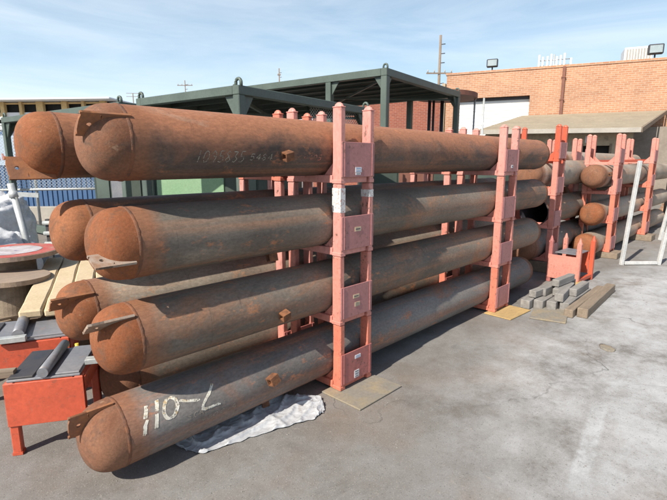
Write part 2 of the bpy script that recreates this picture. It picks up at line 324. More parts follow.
# ------------------------------------------------------------------ pipes
PR = .18
def cyl_pt(r, X, phi, zc=0):
    """point on a pipe; phi degrees above the side that faces the yard (-Y)"""
    return Vector((X, -r * math.cos(R(phi)), r * math.sin(R(phi))))
def ribbon(bm, pts, wid, r):
    """flat brush stroke laid on the pipe surface; pts are (x, phi)"""
    k = 180 / math.pi / r
    P = [Vector((x, p / k)) for x, p in pts]
    # subdivide
    Q = []
    for a, b in zip(P, P[1:]):
        n = max(1, int((b - a).length / .012))
        for i in range(n): Q.append(a.lerp(b, i / n))
    Q.append(P[-1]); prev = None
    for i, p in enumerate(Q):
        d = (Q[min(i + 1, len(Q) - 1)] - Q[max(i - 1, 0)])
        if d.length < 1e-6: continue
        n = Vector((-d.y, d.x)).normalized() * wid * .5 * random.uniform(.72, 1.15)
        a, b = p + n, p - n
        va = bm.verts.new(cyl_pt(r, a.x, a.y * k)); vb = bm.verts.new(cyl_pt(r, b.x, b.y * k))
        if prev: bm.faces.new((prev[0], va, vb, prev[1]))
        prev = (va, vb)
FONT = {'0': [[(.5, 1), (.15, .8), (.05, .4), (.3, 0), (.7, .05), (.9, .5), (.8, .85), (.5, 1)]], '1': [[(.5, 0), (.6, 1)]],
        '3': [[(.1, .95), (.8, .95), (.4, .55), (.85, .3), (.5, 0), (.1, .1)]], '4': [[(.7, 0), (.75, 1), (.1, .35), (.95, .35)]],
        '5': [[(.9, 1), (.3, 1), (.2, .55), (.7, .6), (.85, .25), (.5, 0), (.1, .08)]], '8': [[(.5, .52), (.15, .8), (.5, 1), (.85, .8), (.5, .52), (.1, .25), (.45, 0), (.9, .22), (.5, .52)]],
        '9': [[(.85, .75), (.5, 1), (.15, .75), (.5, .5), (.85, .75), (.8, .3), (.6, 0)]], 'S': [[(.9, .9), (.4, 1), (.15, .75), (.8, .3), (.5, 0), (.1, .1)]],
        'C': [[(.9, .85), (.5, 1), (.1, .5), (.5, 0), (.9, .15)]], 'A': [[(.05, 0), (.5, 1), (.95, 0)], [(.2, .4), (.8, .4)]], 'P': [[(.2, 0), (.2, 1), (.8, .9), (.8, .55), (.2, .5)]]}
def text_on_pipe(bm, s, x0, phi0, w_, h_, wid, r):
    k = 180 / math.pi / r
    for i, ch in enumerate(s):
        for st in FONT.get(ch, []):
            ribbon(bm, [(x0 + i * w_ * 1.22 + a * w_ + b * h_ * .15, phi0 + b * h_ * k) for a, b in st], wid, r)
def pipe_body(L_, r, seg=72):
    bm = BM(); n = max(2, int(L_ / .4)); rings = []
    for i in range(n + 1):
        x = L_ * i / n
        rings.append([bm.verts.new((x, r * math.cos(2 * math.pi * k / seg), r * math.sin(2 * math.pi * k / seg))) for k in range(seg)])
    for a, b in zip(rings, rings[1:]):
        for k in range(seg): bm.faces.new((a[k], a[(k + 1) % seg], b[(k + 1) % seg], b[k])).smooth = True
    return bm
def dish(r, depth, sgn, seg=72, rings_=26):
    bm = BM(); prev = None
    for j in range(rings_ + 1):
        t = j / rings_ * math.pi / 2
        ex = .74                                    # slightly flattened crown with a knuckle
        x = sgn * depth * (math.sin(t) ** ex); rr = r * math.cos(t) ** .74 if j < rings_ else 0
        if j == rings_:
            tip = bm.verts.new((sgn * depth, 0, 0))
            for k in range(seg): bm.faces.new((prev[k], prev[(k + 1) % seg], tip)).smooth = True
        else:
            cur = [bm.verts.new((x, rr * math.cos(2 * math.pi * k / seg), rr * math.sin(2 * math.pi * k / seg))) for k in range(seg)]
            if prev:
                for k in range(seg): bm.faces.new((prev[k], prev[(k + 1) % seg], cur[(k + 1) % seg], cur[k])).smooth = True
            prev = cur
    return bm
def ring(r, wd, ht, seg=72):
    bm = BM(); prof = [(-wd, 0), (-wd * .6, ht * .8), (0, ht), (wd * .6, ht * .8), (wd, 0)]; rs = []
    for x, h in prof:
        rs.append([bm.verts.new((x + .002 * math.sin(k * 2.3) * (1 if h else 0), (r + h * (.8 + .3 * math.sin(k * 1.7))) * math.cos(2 * math.pi * k / seg), (r + h * (.8 + .3 * math.sin(k * 1.7))) * math.sin(2 * math.pi * k / seg))) for k in range(seg)])
    for a, b in zip(rs, rs[1:]):
        for k in range(seg): bm.faces.new((a[k], a[(k + 1) % seg], b[(k + 1) % seg], b[k])).smooth = True
    return bm
def lug_plate(yc, zc, wdir, width, x0, x1, th=.012, hole=True):
    """flat bar welded on a cap: the width runs along angle wdir (degrees in the Y-Z plane), x0..x1 along the pipe; real punched hole"""
    bm = BM(); u = Vector((0, math.cos(R(wdir)), math.sin(R(wdir)))); n = Vector((1, 0, 0)).cross(u)
    c = Vector((0, yc, zc)); hx = x0 + .045; hr = .011
    outer = [(x0 + .012, -width / 2), (x1, -width / 2), (x1, width / 2), (x0 + .012, width / 2), (x0, width / 2 - .012), (x0, -width / 2 + .012)]
    def P(p, s): return c + Vector((p[0], 0, 0)) + u * p[1] + n * (s * th / 2)
    # split into a near block with hole ring and a far block by quads round the hole
    H = [(hx + hr * math.cos(k * math.pi / 6), hr * math.sin(k * math.pi / 6)) for k in range(12)]
    S = []
    hw = width / 2
    for k in range(12):
        a = k * math.pi / 6; dx, dy = math.cos(a), math.sin(a); s = min(.045 / max(abs(dx), 1e-6), hw / max(abs(dy), 1e-6)); S.append((hx + dx * s, dy * s))
    rings2 = {}
    for sd_ in (1, -1):
        hv = [bm.verts.new(P(p, sd_)) for p in H]; sv = [bm.verts.new(P(p, sd_)) for p in S]
        for k in range(12): bm.faces.new((hv[k], hv[(k + 1) % 12], sv[(k + 1) % 12], sv[k]))
        rings2[sd_] = (hv, sv)
    for j in (0, 1):
        a, b = rings2[1][j], rings2[-1][j]
        for k in range(12): bm.faces.new((a[k], a[(k + 1) % 12], b[(k + 1) % 12], b[k]))
    rot = Matrix((Vector((1, 0, 0)), u, n)).transposed()
    xm = (hx + .0452 + x1) / 2
    box(bm, c + Vector((xm, 0, 0)), (x1 - hx - .0452, width, th), mat3=rot)
    for s in (1, -1):   # corner fillers
        box(bm, c + Vector((hx, 0, 0)) + u * s * (hw - .006), (.09, .012, th * .98), mat3=rot)
    return bm
def clip_mesh(sz=.05, ln=.055, wall=.008):
    """short piece of square tube; its open mouth faces -X... local frame: tube axis X, radial out +Z"""
    bm = BM()
    for s in (1, -1):
        box(bm, (0, s * (sz / 2 - wall / 2), sz / 2), (ln, wall, sz)); 
    box(bm, (0, 0, wall / 2), (ln, sz - 2 * wall - .001, wall)); box(bm, (0, 0, sz - wall / 2), (ln, sz - 2 * wall - .001, wall))
    return bm
CLIP = None
def pipe(X0, X1, Y, Z, mat, label, group, r=PR, depth=.165, plate=None, lcap='cap', rcap='cap_dull', clips=(), texts=(), name='steel_pipe', open_left=False, roll=0):
    t = thing(name, label, 'pipe', (X0, Y, Z), 0, group); Lh = X1 - X0
    obj('body', pipe_body(Lh, r), mat, t)
    if open_left:
        b = BM(); seg = 72
        for xa, xb, ra, rb in ((0, 0, r, r - .014), (0, Lh - .02, r - .014, r - .014)):
            A = [b.verts.new((xa, ra * math.cos(2 * math.pi * k / seg), ra * math.sin(2 * math.pi * k / seg))) for k in range(seg)]
            B = [b.verts.new((xb + (0 if xa != xb else 0), rb * math.cos(2 * math.pi * k / seg), rb * math.sin(2 * math.pi * k / seg))) for k in range(seg)]
            for k in range(seg): b.faces.new((A[k], A[(k + 1) % seg], B[(k + 1) % seg], B[k]))
        obj('inner_wall', b, 'darksteel', t)
    else:
        obj('end_cap', dish(r, depth, -1), lcap, t); obj('weld_seam', ring(r, .009, .0035), 'weld', t, (.004, 0, 0))
    obj('end_cap', dish(r, depth, 1), rcap, t, (Lh, 0, 0)); obj('weld_seam', ring(r, .008, .003), mat, t, (Lh - .004, 0, 0))
    if plate:
        yc, zc, wd, wid, x0, x1, pm = plate
        obj('lug_plate', lug_plate(yc, zc, wd, wid, x0, x1), pm, t)
    for X, phi, sz, yaw in clips:
        b = clip_mesh(sz, sz * 1.15); o = obj('clip', b, 'clip', t)
        p = cyl_pt(r - .003, X - X0, phi); nrm = Vector((0, p.y, p.z)).normalized(); ax = Vector((1, 0, 0))
        yy = nrm.cross(ax); m3 = Matrix((ax, yy, nrm)).transposed() @ Matrix.Rotation(yaw, 3, 'Z')
        o.matrix_local = Matrix.Translation(p) @ m3.to_4x4()
    for nm, mm, fn in texts:
        b = BM(); fn(b, X0, r + .0012); obj(nm, b, mm, t)
    return t
def f4_number(b, X0, r):
    S = [[(.912, 50), (.905, 44), (.89, 33)], [(.893, 28), (.88, 20), (.867, 8)], [(.972, 53), (.965, 45), (.955, 37)], [(.95, 32), (.94, 22), (.93, 11)],
         [*[(1.026 + .038 * math.cos(a * .349) + .012 * math.sin(a * .349), 33.5 + 16 * math.sin(a * .349)) for a in range(19)]],
         [(1.085, 38), (1.11, 34), (1.14, 33), (1.185, 28)], [(1.288, 46), (1.268, 38), (1.245, 31), (1.222, 24), (1.20, 16), (1.195, 11), (1.215, 8), (1.25, 8), (1.30, 7)]]
    for s in S:
        for dx, w_ in ((0, .014), (.006, .009), (-.006, .008)): ribbon(b, [(x - X0 + dx + random.uniform(-.002, .002), p + random.uniform(-1.2, 1.2)) for x, p in s], w_, r + (.0006 if dx > 0 else .0003 if dx < 0 else 0))
T_F4 = (('painted_number', 'chalk', f4_number), ('chalk_marks', 'chalk_dim', lambda b, X0, r: (text_on_pipe(b, 'SCAP', 1.10 - X0, 2, .028, .028, .006, r), text_on_pipe(b, '11', 1.28 - X0, 2, .028, .024, .006, r), text_on_pipe(b, '8480S1C', 1.13 - X0, -12, .034, .022, .005, r))))
T_F1 = (('chalk_number', 'chalk_dim', lambda b, X0, r: text_on_pipe(b, '1095835', 1.235 - X0, -30, .036, .062, .006, r)),
        ('chalk_marks', 'chalk_dim', lambda b, X0, r: text_on_pipe(b, '5484', 1.57 - X0, -26, .034, .036, .006, r)),
        ('red_marks', 'chalk_pink', lambda b, X0, r: text_on_pipe(b, '4405', 1.97 - X0, -26, .034, .036, .006, r)))
T_F3 = (('chalk_marks', 'chalk_dim', lambda b, X0, r: text_on_pipe(b, '0481', 3.3 - X0, 38, .04, .04, .005, r)),)
Z = [.235, .72, 1.205, 1.69]
GA, GB = 'dished-end pipes in the front row of the rack', 'dished-end pipes in the back row of the rack'
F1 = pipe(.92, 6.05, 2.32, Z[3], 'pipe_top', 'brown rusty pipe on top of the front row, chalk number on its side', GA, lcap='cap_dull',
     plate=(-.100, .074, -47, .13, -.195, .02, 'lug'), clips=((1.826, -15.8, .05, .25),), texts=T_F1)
pipe(.92, 6.1, 2.32, Z[2], 'pipe_grey', 'second pipe down in the front row, bright flat lug plate low on its orange cap', GA,
     plate=(-.130, -.049, 25, .105, -.205, -.02, 'lug_grey'), clips=((1.81, -78, .05, .2),))
pipe(.90, 5.96, 2.32, Z[1], 'pipe_grey', 'third pipe down in the front row, thin lug plate across mid cap', GA,
     plate=(-.087, .121, -36, .095, -.225, -.01, 'lug_grey'), clips=((1.78, -16, .05, .3),), texts=T_F3)
pipe(.79, 5.80, 2.32, Z[0], 'pipe_low', 'lowest front pipe near the ground with white painted 110 marking', GA, lcap='cap_dull',
     plate=(-.028, .126, -74, .125, -.215, -.01, 'lug'), clips=((1.67, 12, .055, .3), (1.72, -80, .045, .1)), texts=T_F4)
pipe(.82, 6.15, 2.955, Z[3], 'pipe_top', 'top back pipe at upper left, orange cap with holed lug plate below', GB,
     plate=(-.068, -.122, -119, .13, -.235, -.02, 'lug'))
pipe(.94, 6.2, 2.955, Z[2], 'pipe_grey', 'plain orange-capped back pipe in the second tier without visible lug', GB)
pipe(.92, 6.1, 2.955, Z[1], 'pipe_pale', 'back pipe in the third tier with lug plate across its orange cap', GB,
     plate=(-.108, .098, -50, .10, -.225, .0, 'lug'))
pipe(1.12, 6.0, 2.955, Z[0], 'pipe_grey', 'lowest back pipe deep in shadow behind the ground-level front pipe', GB, lcap='cap_dull')

# ------------------------------------------------------------------ stackable rack units
UH = .482
PARTS = {}
def unit_parts(span, gap, h=UH, low=False):
    """meshes of one unit: posts at x=+-gap/2, y=0 and y=span"""
    key = (span, gap, h)
    if key in PARTS: return PARTS[key]
    d = {}
    b = BM(); box(b, (0, 0, h / 2), (.044, .074, h - .004), bev=.005); box(b, (0, 0, .014), (.050, .080, .026), bev=.003); d['post'] = b
    b = BM(); box(b, (0, 0, 0), (gap + .036, .008, .225), bev=.002)
    for s in (1, -1): box(b, (s * (gap / 2 - .006), -.005, 0), (.008, .005, .215))
    d['plate'] = b
    b = BM(); box(b, (0, 0, .03), (.05, span - .078, .05), bev=.003); d['crossbar'] = b
    b = BM(); box(b, (0, 0, .03), (gap - .06, .04, .05), bev=.003); d['tie_bar'] = b
    b = BM(); vs = [b.verts.new(p) for p in ((-.004, 0, 0), (-.004, .09, 0), (-.004, 0, .09), (.004, 0, 0), (.004, .09, 0), (.004, 0, .09))]
    b.faces.new(vs[:3]); b.faces.new(vs[3:][::-1])
    for i, j in ((0, 1), (1, 2), (2, 0)): b.faces.new((vs[i], vs[j], vs[j + 3], vs[i + 3]))
    d['gusset'] = b
    b = BM(); box(b, (0, 0, .005), (.047, .078, .008), bev=.003)
    bmesh.ops.create_cone(b, segments=12, radius1=.027, radius2=.021, depth=.014, cap_ends=True, matrix=Matrix.Translation((0, 0, .0161)) @ Matrix.Diagonal((.84, 1.35, 1, 1)))
    bmesh.ops.create_cone(b, segments=12, radius1=.021, radius2=.009, depth=.01, cap_ends=True, matrix=Matrix.Translation((0, 0, .0282)) @ Matrix.Diagonal((.84, 1.35, 1, 1)))
    d['post_cap'] = b
    out_ = {}
    for k, b in d.items():
        bmesh.ops.recalc_face_normals(b, faces=b.faces); me = bpy.data.meshes.new(k); b.to_mesh(me); b.free(); me.materials.append(M['pink']); out_[k] = me
    PARTS[key] = out_; return out_
def setmat(o, m):
    o.material_slots[0].link = 'OBJECT'; o.material_slots[0].material = M[m]
def rack_unit(x, y, z, span, label, group, mat='pink', pmat='mauve', gap=.29, top=False, rz=0, stickers=(), white=False, h=UH, name='rack_unit'):
    P = unit_parts(span, gap, h); t = thing(name, label, 'rack unit', (x, y, z), rz, group)
    for yy in (0, span):
        for s in (-1, 1):
            o = obj('post', P['post'], None, t, (s * gap / 2, yy, 0)); setmat(o, mat)
            if top:
                c = obj('post_cap', P['post_cap'], None, o, (0, 0, h - .004)); setmat(c, mat)
            if white and yy == 0:
                b = BM(); zz = .375 if s < 0 else .41; box(b, (-.0005, .001, zz), (.0455, .0765, .16 if s < 0 else .05)); obj('white_patch', b, 'whitepaint', o)
        o = obj('plate', P['plate'], None, t, (0, yy + (-.0415 if yy == 0 else .0415), .155), math.pi if yy else 0); setmat(o, pmat)
        if yy == 0:
            for (dx, dz, w_, h_, m_, rows) in stickers:
                b = BM(); box(b, (dx, -.0052, dz), (w_, .0022, h_)); st = obj('sticker', b, m_, o)
                b = BM()
                for k in range(rows):
                    box(b, (dx, -.0067, dz + h_ * (.5 - (k + .5) / rows) ), (w_ * .72, .0012, h_ * .30 / rows))
                obj('print', b, 'blueink' if m_ == 'sticker' and rows == 2 else 'ink', st)
        o = obj('tie_bar', P['tie_bar'], None, t, (0, yy, 0)); setmat(o, mat)
    for s in (-1, 1):
        o = obj('crossbar', P['crossbar'], None, t, (s * gap / 2, span / 2, 0)); setmat(o, mat)
        g1 = obj('gusset', P['gusset'], None, t, (s * gap / 2, .038, .056)); setmat(g1, mat)
        g2 = obj('gusset', P['gusset'], None, t, (s * gap / 2, span - .038, .056), math.pi); setmat(g2, mat)
    return t
TIER = ['bottom', 'second lowest', 'third lowest', 'topmost']
GR = 'stackable red rack units holding the pipes'
yl = [(.0, .03, .05, .026, 'sticker_y', 1)]
STK = {3: [(-.005, -.065, .062, .034, 'sticker', 2), (-.008, -.092, .05, .014, 'sticker', 1)], 2: [(-.005, .02, .062, .03, 'sticker_y', 1)], 1: [(-.012, .03, .062, .026, 'sticker_y', 1), (.0, -.03, .05, .03, 'sticker_y', 3)],
       0: [(.005, .06, .06, .026, 'sticker', 2), (-.005, -.07, .05, .055, 'sticker', 3)]}
for sx, where, ends in ((2.382, 'near', 0), (4.81, 'far', 1)):
    for k in range(4):
        mats = [('coral', 'mauve_red'), ('salmon', 'mauve'), ('pink', 'mauve'), ('pink', 'mauve')][k]
        if ends: mats = [('coral', 'mauve'), ('salmon', 'mauve'), ('salmon', 'mauve'), ('pink', 'mauve')][k]
        j = random.uniform(-.004, .004)
        rack_unit(sx + j, 2.099 + random.uniform(-.002, .002), .014 + UH * k, .452,
                  ('%s red rack unit in the %s front stack, beside the open yard' % (TIER[k], where)) if k != 3 or ends else 'topmost pink rack unit in the near front stack with white sticker on its plate',
                  GR, mats[0], mats[1], top=(k == 3), stickers=STK[k] if not ends else ([(0, -.06, .04, .03, 'sticker', 1)] if k == 3 else []), white=(k == 2 and not ends))
        rack_unit(sx + .02 + j, 2.73, .014 + UH * k, .45, '%s red rack unit in the %s back stack, between the rear pipes' % (TIER[k], where), GR,
                  random.choice(['salmon', 'coral', 'pink']), 'mauve_red', top=(k == 3))
# loose timber and steel boards the stacks stand on
b = BM(); box(b, (0, 0, 0), (.46, .36, .012), bev=.003)
tag(obj('base_board', b, 'board', None, (2.36, 1.985, .0075), .0), 'worn grey board lying under the near stack of rack units', 'board')
b = BM(); box(b, (0, 0, 0), (.46, .30, .012), bev=.003)
tag(obj('base_board', b, 'plywood', None, (4.78, 1.98, .0075), -.06), 'yellow plywood board under the far stack of rack units', 'board')
b = BM(); box(b, (0, 0, 0), (.42, .6, .012), bev=.003); tag(obj('base_board', b, 'board', None, (2.4, 2.95, .0075), .02), 'grey board under the back near stack, in pipe shadow', 'board')
b = BM(); box(b, (0, 0, 0), (.42, .6, .012), bev=.003); tag(obj('base_board', b, 'board', None, (4.83, 2.95, .0075), .02), 'grey board under the back far stack, in pipe shadow', 'board')

# ------------------------------------------------------------------ second rack group, to the right
GC = 'pipes in the second rack on the right'
pipe(8.50, 14.5, 2.26, 1.37, 'pipe_pale', 'top pipe of the right rack with dull brown cap facing the viewer', GC, r=.19, lcap='cap_dull', clips=((8.62, 10, .05, .3), (8.9, 5, .05, .3)))
pipe(8.62, 14.5, 2.26, .74, 'pipe_pale', 'middle pipe of the right rack with bright orange cap', GC, r=.19, clips=((9.0, -25, .05, .3),))
pipe(8.40, 14.2, 2.26, .24, 'pipe_pale', 'rusty lowest pipe of the right rack lying near the ground', GC, r=.19, clips=((8.9, 20, .05, .3),))
pipe(6.75, 12.5, 2.64, 1.43, 'pipe_pale', 'pale brown pipe seen just past the end of the long front row', GC, r=.2, lcap='cap_dull')
pipe(7.12, 13.0, 2.66, .86, 'pipe_grey', 'open-ended grey pipe with a dark hollow mouth', GC, r=.215, open_left=True, name='open_pipe')
pipe(6.70, 12.5, 2.64, .38, 'pipe_low', 'dark lower pipe in shadow behind the orange loose rack unit', GC, r=.21, lcap='cap_dull')
pipe(8.8, 14.5, 2.95, 1.62, 'pipe_pale', 'short stretch of tan pipe behind the right rack top', GC, r=.17, lcap='cap_dull')
pipe(8.9, 14.5, 2.95, 1.02, 'pipe_pale', 'grey pipe lying behind the middle right rack pipes', GC, r=.17, lcap='cap_dull')
GS = 'rack units of the right-hand stacks'
for k in range(4):
    rack_unit(7.12, 2.36, .16 + UH * k, .58, '%s unit of the stack right after the long pipes end' % TIER[k], GS, ['salmon', 'salmon', 'salmon', 'orange'][k], 'mauve', gap=.25, top=(k == 3))
    rack_unit(8.93, 2.02, .10 + UH * k, .44, '%s unit of the stack behind the leaning white frame' % TIER[k], GS, ['coral', 'coral', 'salmon', 'salmon'][k], 'mauve', gap=.27, top=(k == 3))
    rack_unit(9.25, 2.78, .06 + UH * k, .44, '%s unit of the back stack in front of the shed window' % TIER[k], GS, ['coral', 'orange', 'coral', 'salmon'][k], 'mauve', gap=.27, top=(k == 3))
    rack_unit(11.45, 1.98, .12 + UH * k, .44, '%s unit of the farthest stack at the right edge' % TIER[k], GS, 'coral' if k < 3 else 'salmon', 'mauve', gap=.27, top=(k == 3))
for (x, y, s, lb) in ((7.12, 2.65, .16, 'timber sleeper raising the stack past the long pipes'), (8.93, 2.24, .10, 'timber sleeper raising the stack behind the white frame'), (9.25, 3.0, .06, 'thin timber sleeper under the back stack of the right rack'), (11.45, 2.2, .12, 'timber sleeper under the farthest rack stack')):
    b = BM(); box(b, (0, 0, s / 2), (.38, .78, s - .002), bev=.006); tag(obj('sleeper', b, 'timber_brown', None, (x, y, 0)), lb, 'timber', 'sleepers under the right-hand stacks')
b = BM(); bar(b, (8.95, 2.9, 1.60), (11.4, 2.1, 1.63), .05, .05, .004); tag(obj('loose_bar', b, 'orange'), 'orange steel bar lying across between the two right stacks', 'steel bar')
b = BM(); bar(b, (6.9, 3.2, 1.62), (7.1, 2.3, 1.6), .045, .045, .004); tag(obj('loose_bar', b, 'orange'), 'orange steel bar past the end of the topmost long pipe', 'steel bar')

# loose unit standing on the ground: H-shaped end frames with pointed posts
t = thing('loose_rack_unit', 'single empty orange rack unit with pointed posts, behind the timber stack', 'rack unit', (6.50, 2.16, 0), R(-3))
def spike_post(m, x, y, h=.56):
    b = BM(); box(b, (0, 0, h / 2), (.05, .055, h), bev=.004); bmesh.ops.create_cone(b, segments=8, radius1=.028, radius2=.008, depth=.07, cap_ends=True, matrix=Matrix.Translation((0, 0, h + .034)))
    obj('post', b, m, t, (x, y, 0))
spike_post('mauve_red', 0, 0); spike_post('salmon', 0, -.36); spike_post('salmon', .50, 0, .54); spike_post('orange', .50, -.36, .54)
b = BM(); box(b, (-.029, -.18, .22), (.008, .40, .32), bev=.002); obj('plate', b, 'salmon', t)
b = BM(); box(b, (.47, -.18, .24), (.008, .30, .30), bev=.002); obj('plate', b, 'orange', t)
for y in (0, -.36):
    b = BM(); box(b, (.25, y, .06), (.44, .045, .045), bev=.003); obj('side_rail', b, 'orange', t)
b = BM(); box(b, (.25, -.18, .40), (.42, .28, .012), bev=.002); obj('shelf_plate', b, 'bluesteel', t)

# timber stack
GT = 'weathered timber offcuts beside the far stack'
def beam(x, y, z, L_, ang, s, mat, label, h=None):
    b = BM(); n = 7; h = h or s
    box(b, (L_ / 2, 0, 0), (L_, s, h), bev=.006)
    bmesh.ops.subdivide_edges(b, edges=[e for e in b.edges if e.calc_length() > L_ * .7], cuts=n)
    for v in b.verts: v.co += Vector((0, noise.noise(v.co * 4 + Vector((x * 9, y * 7, z))) * .006, noise.noise(v.co * 5 + Vector((y * 9, x * 7, z))) * .006))
    return tag(obj('timber_block', b, mat, None, (x, y, z), R(ang)), label, 'timber', GT)
beam(5.03, 1.90, .052, .85, 1, .10, 'timber_grey', 'grey timber at the back of the stack, nearest the plywood')
beam(5.12, 1.79, .052, .88, -1, .10, 'timber_grey', 'second grey timber from the back of the ground layer')
beam(5.17, 1.67, .052, .80, 2, .10, 'timber_grey', 'middle grey timber of the ground layer, darker end')
beam(5.24, 1.555, .05, .86, 1, .095, 'timber_grey', 'front grey timber of the ground layer beside the brown ones')
beam(5.32, 1.83, .15, .70, -2, .09, 'timber_grey', 'grey timber on top of the stack at the back')
beam(5.40, 1.70, .15, .66, 3, .085, 'timber_grey', 'grey timber on top of the stack in the middle')
beam(5.55, 1.57, .145, .5, 1, .085, 'timber_grey', 'short grey timber on top of the stack at the front')
beam(5.05, 1.45, .045, 1.30, 1.5, .085, 'timber_brown', 'long brown timber lying next to the grey stack')
beam(5.14, 1.345, .05, 1.35, 2.5, .10, 'timber_brown', 'outermost long brown timber, nearest the open yard')
beam(5.22, 1.61, .148, .62, 7, .09, 'timber_grey', 'skewed grey timber lying across the second layer, front')
beam(5.16, 1.87, .148, .5, -6, .08, 'timber_grey', 'short skewed grey timber at the back of the second layer')
beam(5.48, 1.74, .238, .45, -4, .08, 'timber_grey', 'uppermost grey timber offcut crowning the stack')
beam(6.15, 1.68, .03, .42, 12, .17, 'plywood', 'yellow wood plank end by the loose orange rack unit', .055)
b = BM(); box(b, (0, 0, 0), (.46, .34, .014), bev=.003); tag(obj('plywood_scrap', b, 'board', None, (5.0, 1.62, .009), .25), 'thin light board scrap under the ends of the timbers', 'board')

# galvanised U frames leaning at the right
def uframe(x, y, dx, dy, lean, H_, hs, label, mat='whitesteel'):
    t = thing('pipe_barrier', label, 'metal frame', (x, y, 0), 0, 'white tubular frames at the right edge')
    for nm, a, c, w_ in (('tall_post', (0, 0, 0), (lean[0], lean[1], H_), .05), ('short_post', (dx, dy, 0), (dx + .04, dy - .04, hs), .05), ('foot_rail', (.03, -.03, .035), (dx - .02, dy + .02, .035), .05), ('top_pin', (dx + .04, dy - .04, hs), (dx + .05, dy - .05, hs + .09), .03)):
        b = BM(); bar(b, a, c, w_, bev=.004); obj(nm, b, mat, t)
    return t
uframe(8.32, 1.69, .42, -.42, (.09, -.07), 1.62, .52, 'nearer white tubular frame with tall leaning post and short post')
uframe(11.6, 1.72, 1.0, -.8, (.2, -.15), 1.55, .4, 'farther white tubular frame cut by the right photo edge')

# white plastic sheet under the lowest pipe
def sheet(bm, near, far, nu=150, nv=60):
    V = []
    for i in range(nu + 1):
        u = i / nu; row = []
        def pl(P, u):
            k = u * (len(P) - 1); a = min(int(k), len(P) - 2); return Vector(P[a]).lerp(Vector(P[a + 1]), k - a)
        a, c = pl(near, u), pl(far, u)
        for j in range(nv + 1):
            v = j / nv; p = a.lerp(c, v); q = Vector((p.x * 6, p.y * 9, 0))
            e = noise.noise(q) * .5 + noise.noise(q * 2.7 + Vector((5, 1, 0))) * .3
            edge = 1 if 0 < j < nv else .3
            rd = (1 - abs(noise.noise(q * 1.1 + Vector((0, 7, 0)))) * 2.2); rd2 = 1 - abs(noise.noise(q * 3.1 + Vector((3, 0, 0)))) * 2.4
            p = Vector((p.x, p.y, .006 + (max(rd, 0) ** 4 * .020 + max(rd2, 0) ** 4 * .005 + abs(e) * .008) * edge + v * v * .02))
            if j == 0: p.y += noise.noise(Vector((u * 25, 0, 0))) * .02; p.x += noise.noise(Vector((u * 22, 4, 0))) * .015
            row.append(bm.verts.new(p))
        V.append(row)
    for a, c in zip(V, V[1:]):
        for j in range(nv): bm.faces.new((a[j], c[j], c[j + 1], a[j + 1])).smooth = True
b = BM(); sheet(b, [(1.12, 2.27, 0), (1.17, 2.14, 0), (1.5, 2.06, 0), (1.86, 1.95, 0), (1.97, 1.97, 0)], [(1.1, 2.42, 0), (1.4, 2.46, 0), (1.8, 2.4, 0), (2.02, 2.16, 0), (2.06, 2.10, 0)])
o = obj('plastic_sheet', b, 'whitepvc'); tag(o, 'crumpled white plastic sheet on the ground under the lowest front pipe', 'plastic sheet')

# flattened cobble in the yard, pebbles
b = BM(); bmesh.ops.create_icosphere(b, subdivisions=3, radius=1)
for v in b.verts: v.co = Vector((v.co.x * .085, v.co.y * .055, v.co.z * .007 + .004)) * (1 + .25 * noise.noise(v.co * 2.2))
tag(obj('flat_stone', b, 'board', None, (4.42, .93, 0), .6, True), 'small flat stone lying alone on the open yard', 'stone')
b = BM(); rr = random.Random(3)
for i in range(700):
    d = rr.uniform(1.3, 7); l = rr.uniform(-.6, .8) * d; p = plan(l, d); s = rr.uniform(.0015, .005) * (.6 + d * .18)
    r0 = bmesh.ops.create_icosphere(b, subdivisions=1, radius=s, matrix=Matrix.Translation((p.x, p.y, s * .3)) @ Matrix.Diagonal((rr.uniform(.7, 1.4), rr.uniform(.7, 1.4), .6, 1)))
o = obj('gravel', b, 'timber_grey'); o['kind'] = 'stuff'; o['label'] = 'fine gravel and grit scattered over the concrete yard'; o['category'] = 'gravel'

# ------------------------------------------------------------------ trestles at the left with steel plates on them
def trestle(x, y, rz, W, D, H_, label, mat='coral', apron=.25):
    t = thing('steel_trestle', label, 'trestle', (x, y, 0), rz, 'low orange trestles at the left')
    for px_ in (0, W):
        for py_ in (0, D):
            b = BM(); box(b, (px_, py_, H_ / 2 + .004), (.045, .045, H_ - .008), bev=.005); box(b, (px_, py_, .010), (.05, .05, .016)); obj('leg', b, mat, t)
    for py_, s in ((-.027, 1), (D + .027, -1)):
        b = BM(); box(b, (W / 2, py_, H_ - apron / 2 - .002), (W + .05, .008, apron), bev=.002); obj('apron_plate', b, mat, t)
    for px_ in (-.028, W + .028):
        b = BM(); box(b, (px_, D / 2, H_ - .05), (.006, D + .02, .08)); obj('side_rail', b, mat, t)
    for py_ in (.0, D):
        b = BM(); box(b, (W / 2, py_, H_ - .02), (W - .06, .05, .035)); obj('top_rail', b, mat, t)
    return t
T2 = (.30, 3.68); RZ2 = R(-24)
RZ1 = R(-31)
T1 = (.475, 2.89)
trestle(*T1, RZ1, .34, .34, .43, 'front orange trestle left of the lowest pipe cap', 'orange')
trestle(*T2, RZ2, .66, .40, .43, 'rear orange trestle half hidden behind the front one', 'orange', .2)
def on(T, rz, x, y, z): return (T[0] + x * math.cos(rz) - y * math.sin(rz), T[1] + x * math.sin(rz) + y * math.cos(rz), z)
def plate_obj(nm, sx, sy, sz, T, rz, x, y, z, mat, label, cat='steel plate', extra=0, tilt=0):
    b = BM(); box(b, (0, 0, 0), (sx, sy, sz), bev=.002); o = obj(nm, b, mat, None, on(T, rz, x, y, z), rz + extra); o.rotation_euler.x = tilt
    return tag(o, label, cat)
plate_obj('steel_plate', .36, .42, .012, T1, RZ1, .17, .19, .437, 'bluesteel', 'flat blue-grey steel plate on the front trestle under the round bar')
